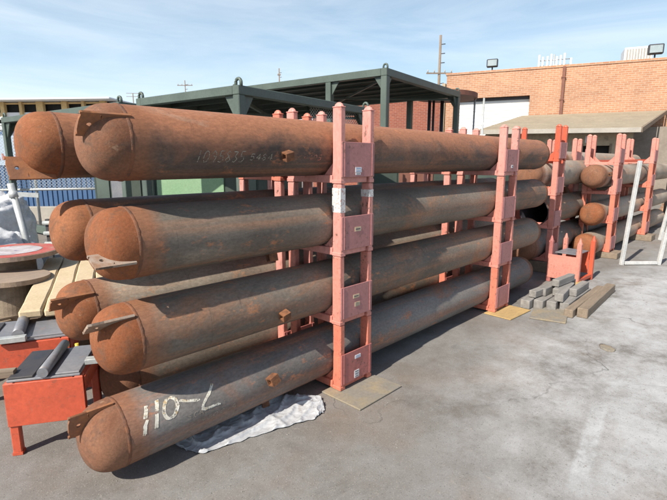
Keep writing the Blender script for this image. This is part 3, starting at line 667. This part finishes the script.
b = BM(); tube(b, [(0, -.21, 0), (0, .22, 0)], .028, 20)
tag(obj('round_bar', b, 'bluesteel', None, on(T1, RZ1, .17, .18, .472), RZ1), 'grey round bar lying on the plate of the front trestle', 'steel bar')
plate_obj('steel_plate', .12, .38, .010, T1, RZ1, .055, .18, .449, 'darksteel', 'dark narrow steel plate at the left of the front trestle')
plate_obj('steel_plate', .12, .40, .010, T1, RZ1, .285, .19, .449, 'bluesteel', 'pale grey narrow plate at the right of the front trestle')
plate_obj('steel_flat', .16, .055, .03, T1, RZ1, .43, .12, .458, 'galv', 'short pale flat bar sticking out beside the third pipe cap', 'steel bar')
plate_obj('steel_flat', .30, .05, .04, T1, RZ1, -.14, .06, .455, 'timber_brown', 'brown flat bar sticking out left of the front trestle', 'steel bar')
plate_obj('steel_plate', .70, .46, .012, T2, RZ2, .33, .22, .437, 'bluesteel', 'large grey steel plate on the rear trestle')
plate_obj('steel_plate', .22, .42, .010, T2, RZ2, .54, .22, .449, 'bluesteel', 'second grey plate lying on the rear trestle at the right')
plate_obj('steel_plate', .14, .40, .010, T2, RZ2, .16, .20, .449, 'darksteel', 'dark plate on the rear trestle at the left')
b = BM(); tube(b, [(0, -.23, 0), (0, .25, 0)], .036, 20)
tag(obj('round_bar', b, 'bluesteel', None, on(T2, RZ2, .37, .22, .48), RZ2 + .1), 'grey round bar lying on the rear trestle', 'steel bar')
plate_obj('steel_flat', .17, .05, .035, T2, RZ2, .36, -.04, .465, 'galv', 'short pale steel offcut on the front edge of the rear trestle', 'steel bar')
plate_obj('steel_flat', .30, .06, .035, T2, RZ2, .05, .02, .462, 'bluesteel', 'grey flat bar at the left end of the rear trestle', 'steel bar')
b = BM(); tube(b, [(0, 0, 0), (.0, .02, .42)], .012, 8); tag(obj('yellow_rod', b, 'yellow', None, (.92, 3.22, 0)), 'thin yellow rod standing between trestle and pipe caps', 'rod')

# cream boards leaning on a pallet, spools, bags, gate post
GBD = 'cream boards lying behind the trestles'
def cream(off, lab, z=.52, L_=1.75, w_=.15, th=.06):
    b = BM(); box(b, (L_ / 2, 0, 0), (L_, w_, th), bev=.012)
    bmesh.ops.subdivide_edges(b, edges=[e for e in b.edges if e.calc_length() > L_ * .7], cuts=12)
    for v in b.verts: v.co += Vector((noise.noise(v.co * 6) * .01, noise.noise(v.co * 5 + Vector((3, off * 9, 0))) * .006, noise.noise(v.co * 3 + Vector((0, off * 9, 1))) * .012))
    h = R(69); o = obj('cream_board', b, 'foam', None, (.80 + off * math.sin(h), 3.80 - off * math.cos(h), z), h); o.rotation_euler.y = R(-2)
    return tag(o, lab, 'board', GBD)
cream(.0, 'leftmost long cream board lying behind the trestles')
cream(.158, 'second long cream board from the left', .515, 1.8)
cream(.316, 'third long cream board, close behind the orange pipe caps', .52, 1.7)
cream(.474, 'rightmost long cream board, mostly hidden by pipe caps', .50, 1.6)
b = BM(); box(b, (0, 0, .23), (.60, 1.2, .46), bev=.008); tag(obj('crate', b, 'timber_brown', None, (1.28, 4.55, 0), R(-21)), 'brown wooden crate the cream boards lie on', 'crate')
def spool(x, y, ztop, r1, r2, label, topmat='wood_disc', ring_=False, tilt=(0, 0)):
    t = thing('cable_spool', label, 'cable spool', (x, y, 0), .3)
    t.rotation_euler = (tilt[0], tilt[1], .3)
    for nm, z in (('top_disc', ztop), ('bottom_disc', .03)):
        b = BM(); bmesh.ops.create_cone(b, segments=48, radius1=r1, radius2=r1, depth=.04, cap_ends=True, matrix=Matrix.Translation((0, 0, z)))
        o = obj(nm, b, 'wood_disc' if nm == 'bottom_disc' else topmat, t)
        if nm == 'top_disc' and ring_:
            for ra, rb, mm, zz in ((0, r1 * .62, 'discpaint', .0235), (r1 * .64, r1 * .97, 'redpaint', .0225)):
                b = BM(); n = 48
                A = [b.verts.new((ra * math.cos(2 * math.pi * k / n), ra * math.sin(2 * math.pi * k / n), z + zz)) for k in range(n)] if ra else None
                B = [b.verts.new((rb * math.cos(2 * math.pi * k / n), rb * math.sin(2 * math.pi * k / n), z + zz)) for k in range(n)]
                if A:
                    for k in range(n): b.faces.new((A[k], A[(k + 1) % n], B[(k + 1) % n], B[k]))
                else: b.faces.new(B)
                obj('painted_ring' if ra else 'painted_centre', b, mm, o)
    b = BM(); bmesh.ops.create_cone(b, segments=32, radius1=r2, radius2=r2, depth=ztop - .06, cap_ends=True, matrix=Matrix.Translation((0, 0, ztop / 2 + .005))); obj('drum', b, 'timber_brown', t)
    return t
spool(1.02, 5.30, .74, .42, .2, 'cable spool with red-rimmed white top disc', ring_=True)
spool(.88, 4.78, .60, .30, .16, 'lower weathered wooden cable spool in front of the red one', tilt=(.0, .03))
b = BM(); rr = random.Random(5)
for i in range(14):
    x, y = rr.uniform(-.5, .5), rr.uniform(-.3, .3); a = rr.uniform(0, 3); box(b, (x, y, .03 + i * .022), (rr.uniform(.3, .6), rr.uniform(.06, .12), .02), a, .003)
tag(obj('scrap_wood', b, 'timber_brown', None, (.55, 4.45, 0)), 'loose heap of brown scrap boards at the left edge', 'scrap wood')
def bag(x, y, sx, sy, h, label, mat='bagwhite', seed=0):
    b = BM(); bmesh.ops.create_icosphere(b, subdivisions=5, radius=1)
    for v in b.verts:
        c = v.co.copy(); f = 1 + .20 * noise.noise(c * 1.6 + Vector((seed, 0, 0))) + .16 * abs(noise.noise(c * 3.5 + Vector((0, seed, 0)))) + .10 * abs(noise.noise(c * 8 + Vector((seed, 0, 0)))) + .05 * abs(noise.noise(c * 17))
        sq = lambda a: math.copysign(abs(a) ** .7, a)
        v.co = Vector((sq(c.x) * sx * f, sq(c.y) * sy * f, max(0, h / 2 + sq(c.z) * h / 2 * f)))
    return tag(obj('bulk_bag', b, mat, None, (x, y, 0), .4, True), label, 'bag', 'white plastic bags at the left edge')
bag(1.02, 6.5, .42, .4, .82, 'white plastic bag pile at left edge, nearest the spools', seed=1)
bag(1.35, 8.4, .5, .5, 1.15, 'taller white bag behind the nearer bag at left', seed=4)
bag(.55, 5.6, .35, .3, .5, 'small white bag low at the left edge', seed=9)
t = thing('gate_post', 'pale galvanised gate post with clamp, left of the orange pipe caps', 'post', (1.44, 6.2, 0))
b = BM(); tube(b, [(.02, .02, 0), (-.13, .18, 1.36)], .036, 14); obj('pole', b, 'galv', t)
b = BM(); tube(b, [(-.11, .16, 1.20), (-.118, .17, 1.27)], .05, 14); obj('clamp', b, 'galv', t)
b = BM(); bar(b, (-.11, .16, 1.24), (.1, .02, 1.22), .03, .05); obj('hinge_arm', b, 'galv', t)
t = thing('fitting_rack', 'low galvanised fitting with round black hub behind the spools', 'fitting', (1.95, 6.9, 0), R(-40))
for z in (.52, .66, .80): 
    b = BM(); tube(b, [(-.25, 0, z), (.6, 0, z)], .028, 8); obj('rail', b, 'galv', t)
for x in (-.2, .55):
    b = BM(); bar(b, (x, .03, 0), (x, .03, .85), .05); obj('post', b, 'darksteel', t)
b = BM(); bmesh.ops.create_cone(b, segments=24, radius1=.11, radius2=.11, depth=.08, cap_ends=True, matrix=Matrix.Rotation(math.pi / 2, 4, 'X') @ Matrix.Translation((0, .68, 0))); obj('hub', b, 'black', t, (0, -.06, 0))

# ------------------------------------------------------------------ green open frames behind the rack
def lug_ring(bm, x, y, z, ax=0):
    n = 10
    c = Vector((x, y, z)); pts = []
    for k in range(n + 1):
        a = math.pi * k / n; pts.append(c + (Vector((math.cos(a), 0, math.sin(a))) if not ax else Vector((0, math.cos(a), math.sin(a)))) * .05)
    tube(bm, [pts[0] - Vector((0, 0, .05))] + pts + [pts[-1] - Vector((0, 0, .05))], .022, 8)
def green_frame(x, y, rz, LX, LY, H_, label, mid_y=(), roof=True, lugs=True, pw=.12, bh=.12):
    t = thing('steel_canopy', label, 'steel frame', (x, y, 0), rz, 'olive green open steel frames behind the rack')
    corners = [(0, 0), (LX, 0), (0, LY), (LX, LY)]
    for cx_, cy_ in corners + [(0, my) for my in mid_y] + [(LX, my) for my in mid_y]:
        b = BM(); box(b, (cx_, cy_, (H_ - bh) / 2), (pw, pw, H_ - bh), bev=.01); box(b, (cx_, cy_, .01), (pw * 1.5, pw * 1.5, .02)); obj('post', b, 'green', t)
    for a, c in (((-pw / 2, 0), (LX + pw / 2, 0)), ((-pw / 2, LY), (LX + pw / 2, LY))):
        b = BM(); bar(b, (*a, H_ - bh / 2), (*c, H_ - bh / 2), pw, bh, .008); obj('top_beam', b, 'green', t)
    for xx in (0, LX):
        b = BM(); bar(b, (xx, pw / 2 + .001, H_ - bh / 2), (xx, LY - pw / 2 - .001, H_ - bh / 2), pw, bh, .008); obj('top_beam', b, 'green', t)
        for yy, z in ((LY / 2, .12),):
            b = BM(); bar(b, (xx, pw / 2 + .01, .12), (xx, LY - pw / 2 - .01, .12), .1, .16, .006); obj('bottom_beam', b, 'green', t)
    for (cx_, cy_) in corners + [(0, my) for my in mid_y]:
        for dx, dy in ((1, 0), (0, 1)):
            sx = (1 if cx_ == 0 else -1) * dx; sy = (1 if cy_ == 0 else -1) * dy
            if cy_ in mid_y and dx: continue
            b = BM()
            p = [Vector((cx_ + sx * pw / 2, cy_ + sy * pw / 2, H_ - bh)), Vector((cx_ + sx * (pw / 2 + .2), cy_ + sy * (pw / 2 + .2), H_ - bh)), Vector((cx_ + sx * pw / 2, cy_ + sy * pw / 2, H_ - .45))]
            n = Vector((dy, dx, 0)) * .012
            vs = [b.verts.new(q + n) for q in p] + [b.verts.new(q - n) for q in p]
            b.faces.new(vs[:3]); b.faces.new(vs[3:][::-1])
            for i, j in ((0, 1), (1, 2), (2, 0)): b.faces.new((vs[i], vs[j], vs[j + 3], vs[i + 3]))
            obj('gusset', b, 'green', t)
    if roof:
        n = 6
        for k in range(1, n):
            b = BM(); bar(b, (LX * k / n, pw / 2, H_ - .07), (LX * k / n, LY - pw / 2, H_ - .07), .04, .06); obj('roof_joist', b, 'darkgreen', t)
        b = BM(); box(b, (LX / 2, LY / 2, H_ - .02), (LX - pw - .004, LY - pw - .004, .02)); obj('roof_sheet', b, 'darkgreen', t)
        b = BM(); bar(b, (.1, .1, H_ - bh - .03), (LX - .1, LY - .1, H_ - bh - .03), .045); obj('brace', b, 'green', t)
        b = BM(); bar(b, (LX - .1, .1, H_ - bh - .072), (.1, LY - .1, H_ - bh - .072), .045); obj('brace', b, 'green', t)
    if lugs:
        for cx_, cy_ in corners:
            b = BM(); lug_ring(b, cx_, cy_, H_ + .04, 1); obj('lifting_lug', b, 'green', t)
    return t
FR = R(8.2)
green_frame(3.80, 5.40, FR, 3.2, 2.25, 2.6, 'nearest olive green steel frame, corner just above the long top pipe')
green_frame(3.42, 8.32, FR, 3.2, 4.8, 2.6, 'long olive green frame at the left behind the topmost pipes')
green_frame(8.46, 6.56, FR, 4.2, 4.75, 3.6, 'tallest olive green frame with flat roof above the middle of the rack', mid_y=(1.5,), pw=.15, bh=.16)
# dark equipment housings standing under the frames
def housing(l, d, W, D, H_, label, panels, mat='darkgreen', rz=R(-47)):
    p = plan(l, d); t = thing('equipment_housing', label, 'machine', (p.x, p.y, 0), rz)
    b = BM(); box(b, (W / 2, D / 2, H_ / 2 + .04), (W, D, H_ - .08), bev=.015); obj('case', b, mat, t)
    b = BM(); box(b, (W / 2, D / 2, .02), (W + .06, D + .06, .05)); obj('skid', b, 'darksteel', t)
    x = .04
    for w_, m_ in panels:
        b = BM(); box(b, (x + w_ / 2, -.012, H_ / 2 + .05), (w_ - .04, .022, H_ - .2), bev=.006); pn = obj('panel', b, m_, t)
        b = BM(); box(b, (x + w_ - .09, -.034, H_ / 2 + .05), (.02, .02, .12)); obj('handle', b, 'galv', pn); x += w_
    return t
housing(-3.55, 8.7, 2.9, 1.0, 1.42, 'dark green machine housing with one pale green door', [(.22, 'darkgreen'), (1.28, 'palegreen'), (.3, 'darkgreen'), (.3, 'green'), (.6, 'darkgreen')], rz=R(-46))
housing(-4.95, 9.7, 1.3, 1.0, 1.5, 'dark housing with glazed bays left of the pale green door', [(.3, 'green'), (.3, 'bluesteel'), (.35, 'darkgreen'), (.3, 'green')], rz=R(-46))
housing(.6, 10.5, 3.4, 1.2, 1.5, 'low dark housing behind the middle rack stacks', [(.8, 'darkgreen'), (.8, 'rust_roof'), (.8, 'darkgreen'), (.8, 'green')], rz=R(-46))
# slatted/meshed screen hung at the right end of the nearest frame
def mesh_screen(p0, p1, z0, z1, label, pitch=.06, rw=.0035, post=True, name='chain_link_fence', rail=.03, npost=3):
    p0, p1 = Vector(p0), Vector(p1); d = (p1 - p0); W = d.length; t = thing(name, label, 'fence', (p0.x, p0.y, 0), math.atan2(d.y, d.x))
    b = BM(); H_ = z1 - z0
    for s in (1, -1):
        k = -H_
        while k < W:
            xa, za, xb, zb = k, 0, k + H_, H_
            if xa < 0: za = -xa; xa = 0
            if xb > W: zb = H_ - (xb - W); xb = W
            if s < 0: za, zb = H_ - za, H_ - zb
            y = .003 * s
            A = Vector((xa, y, z0 + za)); B = Vector((xb, y, z0 + zb)); dd = (B - A)
            if dd.length > .02:
                n = Vector((-dd.z, 0, dd.x)).normalized() * rw
                q = [b.verts.new(v) for v in (A + n, A - n, A + Vector((0, rw * 1.5, 0)), B + n, B - n, B + Vector((0, rw * 1.5, 0)))]
                for i, j in ((0, 1), (1, 2), (2, 0)): b.faces.new((q[i], q[j], q[j + 3], q[i + 3]))
            k += pitch
    o = obj('wire_mesh', b, 'galv', t); o['kind'] = 'stuff'
    for z in (z0, z1):
        b = BM(); tube(b, [(0, .02, z), (W, .02, z)], rail, 8); obj('rail', b, 'galv' if post else 'green', t)
    for k in range(npost):
        b = BM(); tube(b, [(W * k / (npost - 1), .05, 0 if post else z0), (W * k / (npost - 1), .05, z1 + .05)], rail * 1.15, 8); obj('post', b, 'galv' if post else 'green', t)
    return t
p0, p1 = plan(-8.6, 10.9), plan(-4.3, 12.0)
mesh_screen(p0, p1, .95, 2.45, 'chain link fence panel in front of the blue container', .075, .004, npost=4)
mesh_screen(plan(-.4, 8.15), plan(.75, 9.4), 2.05, 2.52, 'mesh screen under the right end of the nearest green frame', .06, .004, post=False, npost=2, rail=.02)
# blue container
p = plan(-11.0, 14.6); t = thing('blue_container', 'blue container with pale stripe and red lettering behind the mesh fence', 'container', (p.x, p.y, 0), AZ - math.pi / 2 + R(3))
b = BM(); box(b, (3.4, 1.2, 1.35), (6.8, 2.4, 2.4), bev=.03); obj('case', b, 'bluebox', t)
b = BM(); box(b, (3.4, 1.2, 2.62), (6.86, 2.46, .14), bev=.02); obj('roof_rail', b, 'white_trim', t)
b = BM()
for k in range(44): box(b, (.15 + k * .152, -.012, 1.25), (.075, .03, 2.1), bev=.008)
o = obj('corrugation', b, 'bluebox', t)
b = BM(); box(b, (1.15, -.034, 1.95), (2.2, .008, .9)); obj('pale_stripe', b, 'lightblue', t)
b = BM(); rr = random.Random(8)                       # red lettering, too small and blurred in the photograph to read
for k in range(7):
    x = .62 + k * .2; box(b, (x, -.043, 1.76), (.05, .006, .20)); box(b, (x + .07, -.043, 1.76 + rr.choice([-.08, 0, .08])), (.088, .006, .05))
obj('lettering', b, 'redpaint', t)
# low pale wall/kerb behind the spools
a, c = plan(-13, 12.6), plan(-3.0, 12.9); b = BM(); bar(b, (a.x, a.y, .2), (c.x, c.y, .2), .2, .4, .01)
tag(obj('low_wall', b, 'fascia'), 'low pale wall running below the blue container', 'wall')
# small tower of rust sheet on posts (round canopy)
p = plan(3.55, 15.5)
t = thing('round_canopy', 'thin red-brown canopy on black posts right of the tall green frame', 'canopy', (p.x, p.y, 0))
b = BM(); bmesh.ops.create_cone(b, segments=40, radius1=1.2, radius2=1.2, depth=.14, cap_ends=True, matrix=Matrix.Translation((0, 0, 3.66)) @ Matrix.Diagonal((1, .8, 1, 1))); obj('disc', b, 'rust_roof', t)
for l_, d_, r_, m_ in ((-.55, -.4, .05, 'darksteel'), (.0, .3, .06, 'darksteel'), (1.0, .1, .03, 'galv'), (1.2, -.2, .03, 'galv'), (-.3, .2, .04, 'darksteel')):
    q = plan(l_, d_); b = BM(); tube(b, [(q.x, q.y, 0), (q.x, q.y, 3.585)], r_, 10); obj('post', b, m_, t)

# ------------------------------------------------------------------ brick warehouse
U_ANG = math.atan2(-.939, .344)
OX, OY = 19.84, 11.82
def wh(name, label, cat, group=None): return thing(name, label, cat, (OX, OY, 0), U_ANG, group)
# local frame: x along the facade to the right, y away from the camera side (local +y is behind)... check sign: rotation by U_ANG sends +y to (.939,.344) = away
t = wh('brick_warehouse', 'long orange brick warehouse with white roller door', 'building')
H_ = 5.5
b = BM()
box(b, (.20, .2, H_ / 2), (.40, .4, H_)); box(b, (2.0, .2, (H_ + 4.45) / 2 ), (3.2 - .002, .398, H_ - 4.45)); box(b, (11.3, .2, H_ / 2), (15.4, .4, H_))
obj('wall', b, 'brick', t)
b = BM(); box(b, (9.5, .2, H_ + .05), (19.1, .46, .10), bev=.01); obj('coping', b, 'brick', t)
b = BM(); box(b, (9.5, 9.8, 2.6), (19, 18.7, 5.2)); obj('roof_block', b, 'grey_wall', t)
dr = None
b = BM(); box(b, (2.0, .30, 4.38), (3.2, .2, .12)); dr = obj('door_header', b, 'darksteel', t)
for k in range(28):
    b = BM(); box(b, (2.0, .28, .08 + k * .155), (3.18, .05, .148), bev=.006); obj('door_slat', b, 'door_white', t)
b = BM(); box(b, (4.86, -.05, 4.3), (.12, .10, 2.45), bev=.01)
for z in (3.3, 4.2, 5.1): box(b, (4.86, -.055, z), (.17, .12, .05))
obj('drainpipe', b, 'rust_roof', t)
# darker annexe to the left
t = wh('brick_annexe', 'darker red brick wing left of the warehouse door', 'building')
b = BM(); box(b, (-3.6, .6, 2.5), (7.0, .4, 5.0)); obj('wall', b, 'brick_dark', t)
b = BM(); box(b, (-.16, .3, 2.6), (.16, .3, 5.2), bev=.01); obj('corner_pilaster', b, 'tan_wall', t)
b = BM(); box(b, (-3.6, .6, 5.05), (7.1, .5, .10)); obj('coping', b, 'fascia', t)
for x in (-2.2, -1.1):
    b = BM(); box(b, (x, .36, 2.6), (.8, .06, .9)); fr = obj('window', b, 'darksteel', t)
    b = BM(); box(b, (x, .325, 2.6), (.66, .02, .76)); obj('pane', b, 'glass_lamp', fr)
# lean-to shed
t = wh('lean_to_shed', 'tan lean-to shed with sloping felt roof against the brick warehouse', 'shed')
def quad(pts, th, mat, nm, par):
    b = BM(); n = (Vector(pts[1]) - Vector(pts[0])).cross(Vector(pts[2]) - Vector(pts[0])).normalized() * th
    if n.z > 0: n = -n
    a = [b.verts.new(Vector(p)) for p in pts]; c = [b.verts.new(Vector(p) + n) for p in pts]
    b.faces.new(a); b.faces.new(c[::-1])
    for i in range(len(pts)): b.faces.new((a[i], a[(i + 1) % len(pts)], c[(i + 1) % len(pts)], c[i]))
    return obj(nm, b, mat, par)
quad([(2.0, -4.7, 2.72), (7.05, -4.9, 2.66), (8.6, -.02, 3.60), (3.35, -.02, 3.60)], .09, 'tan_roof', 'roof', t)
b = BM(); bar(b, (1.98, -4.745, 2.66), (7.08, -4.945, 2.60), .05, .15, .004); obj('fascia', b, 'fascia', t)
b = BM(); bar(b, (7.10, -4.90, 2.60), (8.64, -.05, 3.54), .05, .15, .004); obj('rake_board', b, 'timber_brown', t)
b = BM()
WX0, WX1, WZ0, WZ1 = 5.55, 6.35, 1.35, 2.15; yw = -4.1
box(b, ((2.3 + WX0) / 2, yw, 1.32), (WX0 - 2.3, .15, 2.64)); box(b, ((WX1 + 7.0) / 2, yw, 1.32), (7.0 - WX1, .15, 2.64))
box(b, ((WX0 + WX1) / 2, yw, WZ0 / 2), (WX1 - WX0 - .002, .148, WZ0)); box(b, ((WX0 + WX1) / 2, yw, (WZ1 + 2.64) / 2), (WX1 - WX0 - .002, .148, 2.64 - WZ1))
obj('front_wall', b, 'tan_wall', t)
b = BM(); box(b, (2.32, -2.1, 1.3), (.12, 3.8, 2.6)); box(b, (7.0, -2.1, 1.3), (.12, 3.8, 2.6)); obj('side_wall', b, 'grey_wall', t)
b = BM(); box(b, ((WX0 + WX1) / 2, yw + .25, (WZ0 + WZ1) / 2), (WX1 - WX0 + .3, .05, 1.1)); obj('window_recess', b, 'dark_open', t)
b = BM(); box(b, (WX0 + .36, yw - .03, 1.75), (.05, .06, .80)); box(b, (WX0 - .03, yw - .085, 1.75), (.06, .04, .92)); box(b, (WX1 + .03, yw - .085, 1.75), (.06, .04, .92)); box(b, ((WX0 + WX1) / 2, yw - .085, 1.31), (.92, .06, .06)); obj('window_frame', b, 'timber_brown', t)
b = BM(); box(b, (5.72, yw - .082, 2.36), (.26, .01, .22)); obj('notice', b, 'sticker', t)
rr = random.Random(2)
for k in range(11):
    b = BM(); x = 2.5 + k * .29
    if x < WX0 - .1: box(b, (x, yw - .082, 1.3), (.05, .02, 2.5)); obj('batten', b, 'tan_wall', t)
b = BM()
for k in range(60):
    p = (2.1 + rr.random() * 3.6, -4.6 + rr.random() * .6, 2.79 + rr.random() * .06); box(b, p, (rr.uniform(.05, .25), .06, .05), rr.uniform(0, 3))
# right-hand low building with buttress
t = wh('stucco_outbuilding', 'grey brown outbuilding at the right edge behind the shed', 'building')
b = BM(); box(b, (10.2, -.8, 1.45), (6.0, 1.2, 2.9)); obj('wall', b, 'grey_wall', t)
b = BM(); box(b, (11.6, -.8, 2.95), (3.2, 1.3, .09)); obj('roof', b, 'tan_roof', t)
t = wh('brick_buttress', 'narrow sloping brick buttress at the right edge', 'buttress')
quad([(7.55, -6.0, 0), (8.75, -6.0, 0), (8.75, -6.0, 2.4), (8.35, -6.0, 2.4)], .3, 'brick', 'wall', t)
p = plan(9.60, 13.4); b = BM(); tube(b, [(0, 0, 0), (0, 0, 2.25)], .07, 10); o = obj('black_post', b, 'black', None, (p.x, p.y, 0)); tag(o, 'black post in front of the brick buttress at the right edge', 'post')

# roof fittings
def floodlight(x, y, z, label, s=1.0):
    t = wh('flood_light', label, 'light', 'flood lights on the warehouse parapet')
    b = BM(); tube(b, [(x, y, z), (x, y, z + .16 * s)], .03, 8); obj('stem', b, 'darksteel', t)
    b = BM(); box(b, (x, y - .06, z + .33 * s), (.50 * s, .2, .36 * s), bev=.03); h = obj('housing', b, 'darksteel', t)
    b = BM(); box(b, (x, y - .17, z + .33 * s), (.40 * s, .02, .26 * s)); obj('lens', b, 'glass_lamp', h)
floodlight(1.95, .2, 5.6, 'flood light above the white roller door', .95)
floodlight(8.05, .2, 5.6, 'flood light beside the rooftop cooler at the right', 1.05)
t = wh('rooftop_cooler', 'white louvred cooler on the warehouse roof at the right', 'cooler')
b = BM(); box(b, (7.75, 2.6, 6.12), (1.05, 1.1, .72), bev=.03); obj('case', b, 'white_trim', t)
for k in range(9):
    b = BM(); box(b, (7.75 - .42 + k * .105, 2.03, 6.12), (.05, .03, .56)); obj('louvre', b, 'fascia', t)
b = BM(); box(b, (7.75, 2.6, 5.45), (1.1, 1.2, .6)); obj('curb', b, 'fascia', t)
t = wh('antenna_mast', 'cellular antenna cluster rising behind the warehouse parapet', 'antenna')
b = BM(); tube(b, [(4.5, 9, 5.2), (4.5, 9, 7.8)], .05, 8); tube(b, [(3.7, 9, 7.5), (5.4, 9, 7.5)], .03, 6); tube(b, [(3.7, 9, 7.2), (5.4, 9, 7.2)], .03, 6); obj('mast', b, 'galv', t)
for x in (3.7, 3.9, 4.15, 4.35, 4.65, 4.85, 5.05, 5.4):
    b = BM(); box(b, (x, 8.9, 7.38 + .08 * math.sin(x * 9)), (.11, .1, .72 if x != 5.4 else .45), bev=.02); obj('antenna_panel', b, 'white_trim', t)

# ------------------------------------------------------------------ far things
def pole(p, H_, label, arm=2.4, r=.16, name='utility_pole', arms=(-3.3,)):
    t = thing(name, label, 'pole', (p.x, p.y, 0), AZ - math.pi / 2)
    b = BM(); tube(b, [(0, 0, 0), (0, 0, H_)], [r, r * .65], 10); obj('shaft', b, 'bark', t)
    for a_ in arms:
        b = BM(); box(b, (0, -.1, H_ + a_), (arm, .1, .12)); cb = obj('crossarm', b, 'bark', t)
        for x in (-arm * .45, -arm * .2, arm * .2, arm * .45):
            b = BM(); tube(b, [(x, -.1, H_ + a_ + .06), (x, -.1, H_ + a_ + .3)], .05, 6); obj('insulator', b, 'fascia', cb)
    b = BM(); 
    for z in (.8, 1.6, 2.4, 4.2): tube(b, [(0, 0, H_ - z), (.45, 0, H_ - z + .05)], .04, 6)
    obj('step_irons', b, 'darksteel', t)
pole(plan(9.72, 45), 12.9, 'tall wooden utility pole left of the brick warehouse')
pole(plan((195 - 333.5) / 465 * 92, 90), 16.4, 'distant small pole above the green frames', 2.8, .12, arms=(-.9,))
pole(plan((283 - 333.5) / 465 * 92, 90), 18.5, 'thin distant mast between the two green frames', .6, .16, arms=(-1.2,))
t = thing('antenna_mast', 'tiny distant antenna above the left green frame', 'antenna', plan(-38, 92))
b = BM(); tube(b, [(0, 0, 0), (0, 0, 14.4)], .09, 6)
for z in (13.8, 14.4): bar(b, (-.9, .8, z), (.9, -.8, z), .07)
obj('mast', b, 'bark', t)

for z0_, z1_, lb in ((14.5, 11.8, 'upper thin overhead cable at the far left sky'), (13.2, 10.6, 'lower thin overhead cable at the far left sky')):
    b = BM(); a_, c_ = plan(-74, 80, z0_), plan(-27, 92, z1_)
    tube(b, [a_.lerp(c_, k / 24) - Vector((0, 0, 1.6 * 4 * (k / 24) * (1 - k / 24))) for k in range(25)], .035, 5); o = obj('overhead_cable', b, 'galv'); tag(o, lb, 'cable')
# timber-framed apartment block under construction
A0 = plan(-46 - 18, 62); A1 = plan(-27, 59)
dv = A1 - A0; LA = dv.length
t = thing('apartment_building', 'long timber framed apartment block under construction at the far left', 'building', (A0.x, A0.y, 0), math.atan2(dv.y, dv.x))
HT = 8.85
b = BM(); box(b, (LA / 2, 3.5, HT / 2), (LA, 5, HT)); obj('core', b, 'dark_open', t)
b = BM(); box(b, (LA / 2, 2.6, HT + .24), (LA + 1, 8.0, .22), bev=.05); obj('roof', b, 'white_trim', t)
for zf in (0.5, 3.75, 7.0):
    b = BM(); box(b, (LA / 2, .6, zf), (LA, 1.2, .32)); obj('floor_band', b, 'white_trim', t)
x = 0; k = 0; rr = random.Random(11)
while x < LA:
    w_ = rr.choice([.5, .9, .35, .7]); b = BM(); box(b, (x + w_ / 2, .45, (HT + .12) / 2), (w_, .5, HT + .1)); obj('timber_column', b, 'timber_new', t)
    x += w_; g_ = rr.choice([2.0, 2.4, 1.5, 1.9])
    if x + g_ < LA:
        for zf in (.66, 3.91, 7.16):
            b = BM(); box(b, (x + g_ / 2, .55, zf + .28), (g_ - .05, .06, .55)); obj('railing_panel', b, rr.choice(['white_trim', 'white_trim', 'foam', 'lightblue']), t)
            b = BM(); box(b, (x + g_ / 2, .55, zf + 1.62), (g_ - .02, .2, .2)); obj('lintel', b, 'timber_new', t)
    x += g_; k += 1
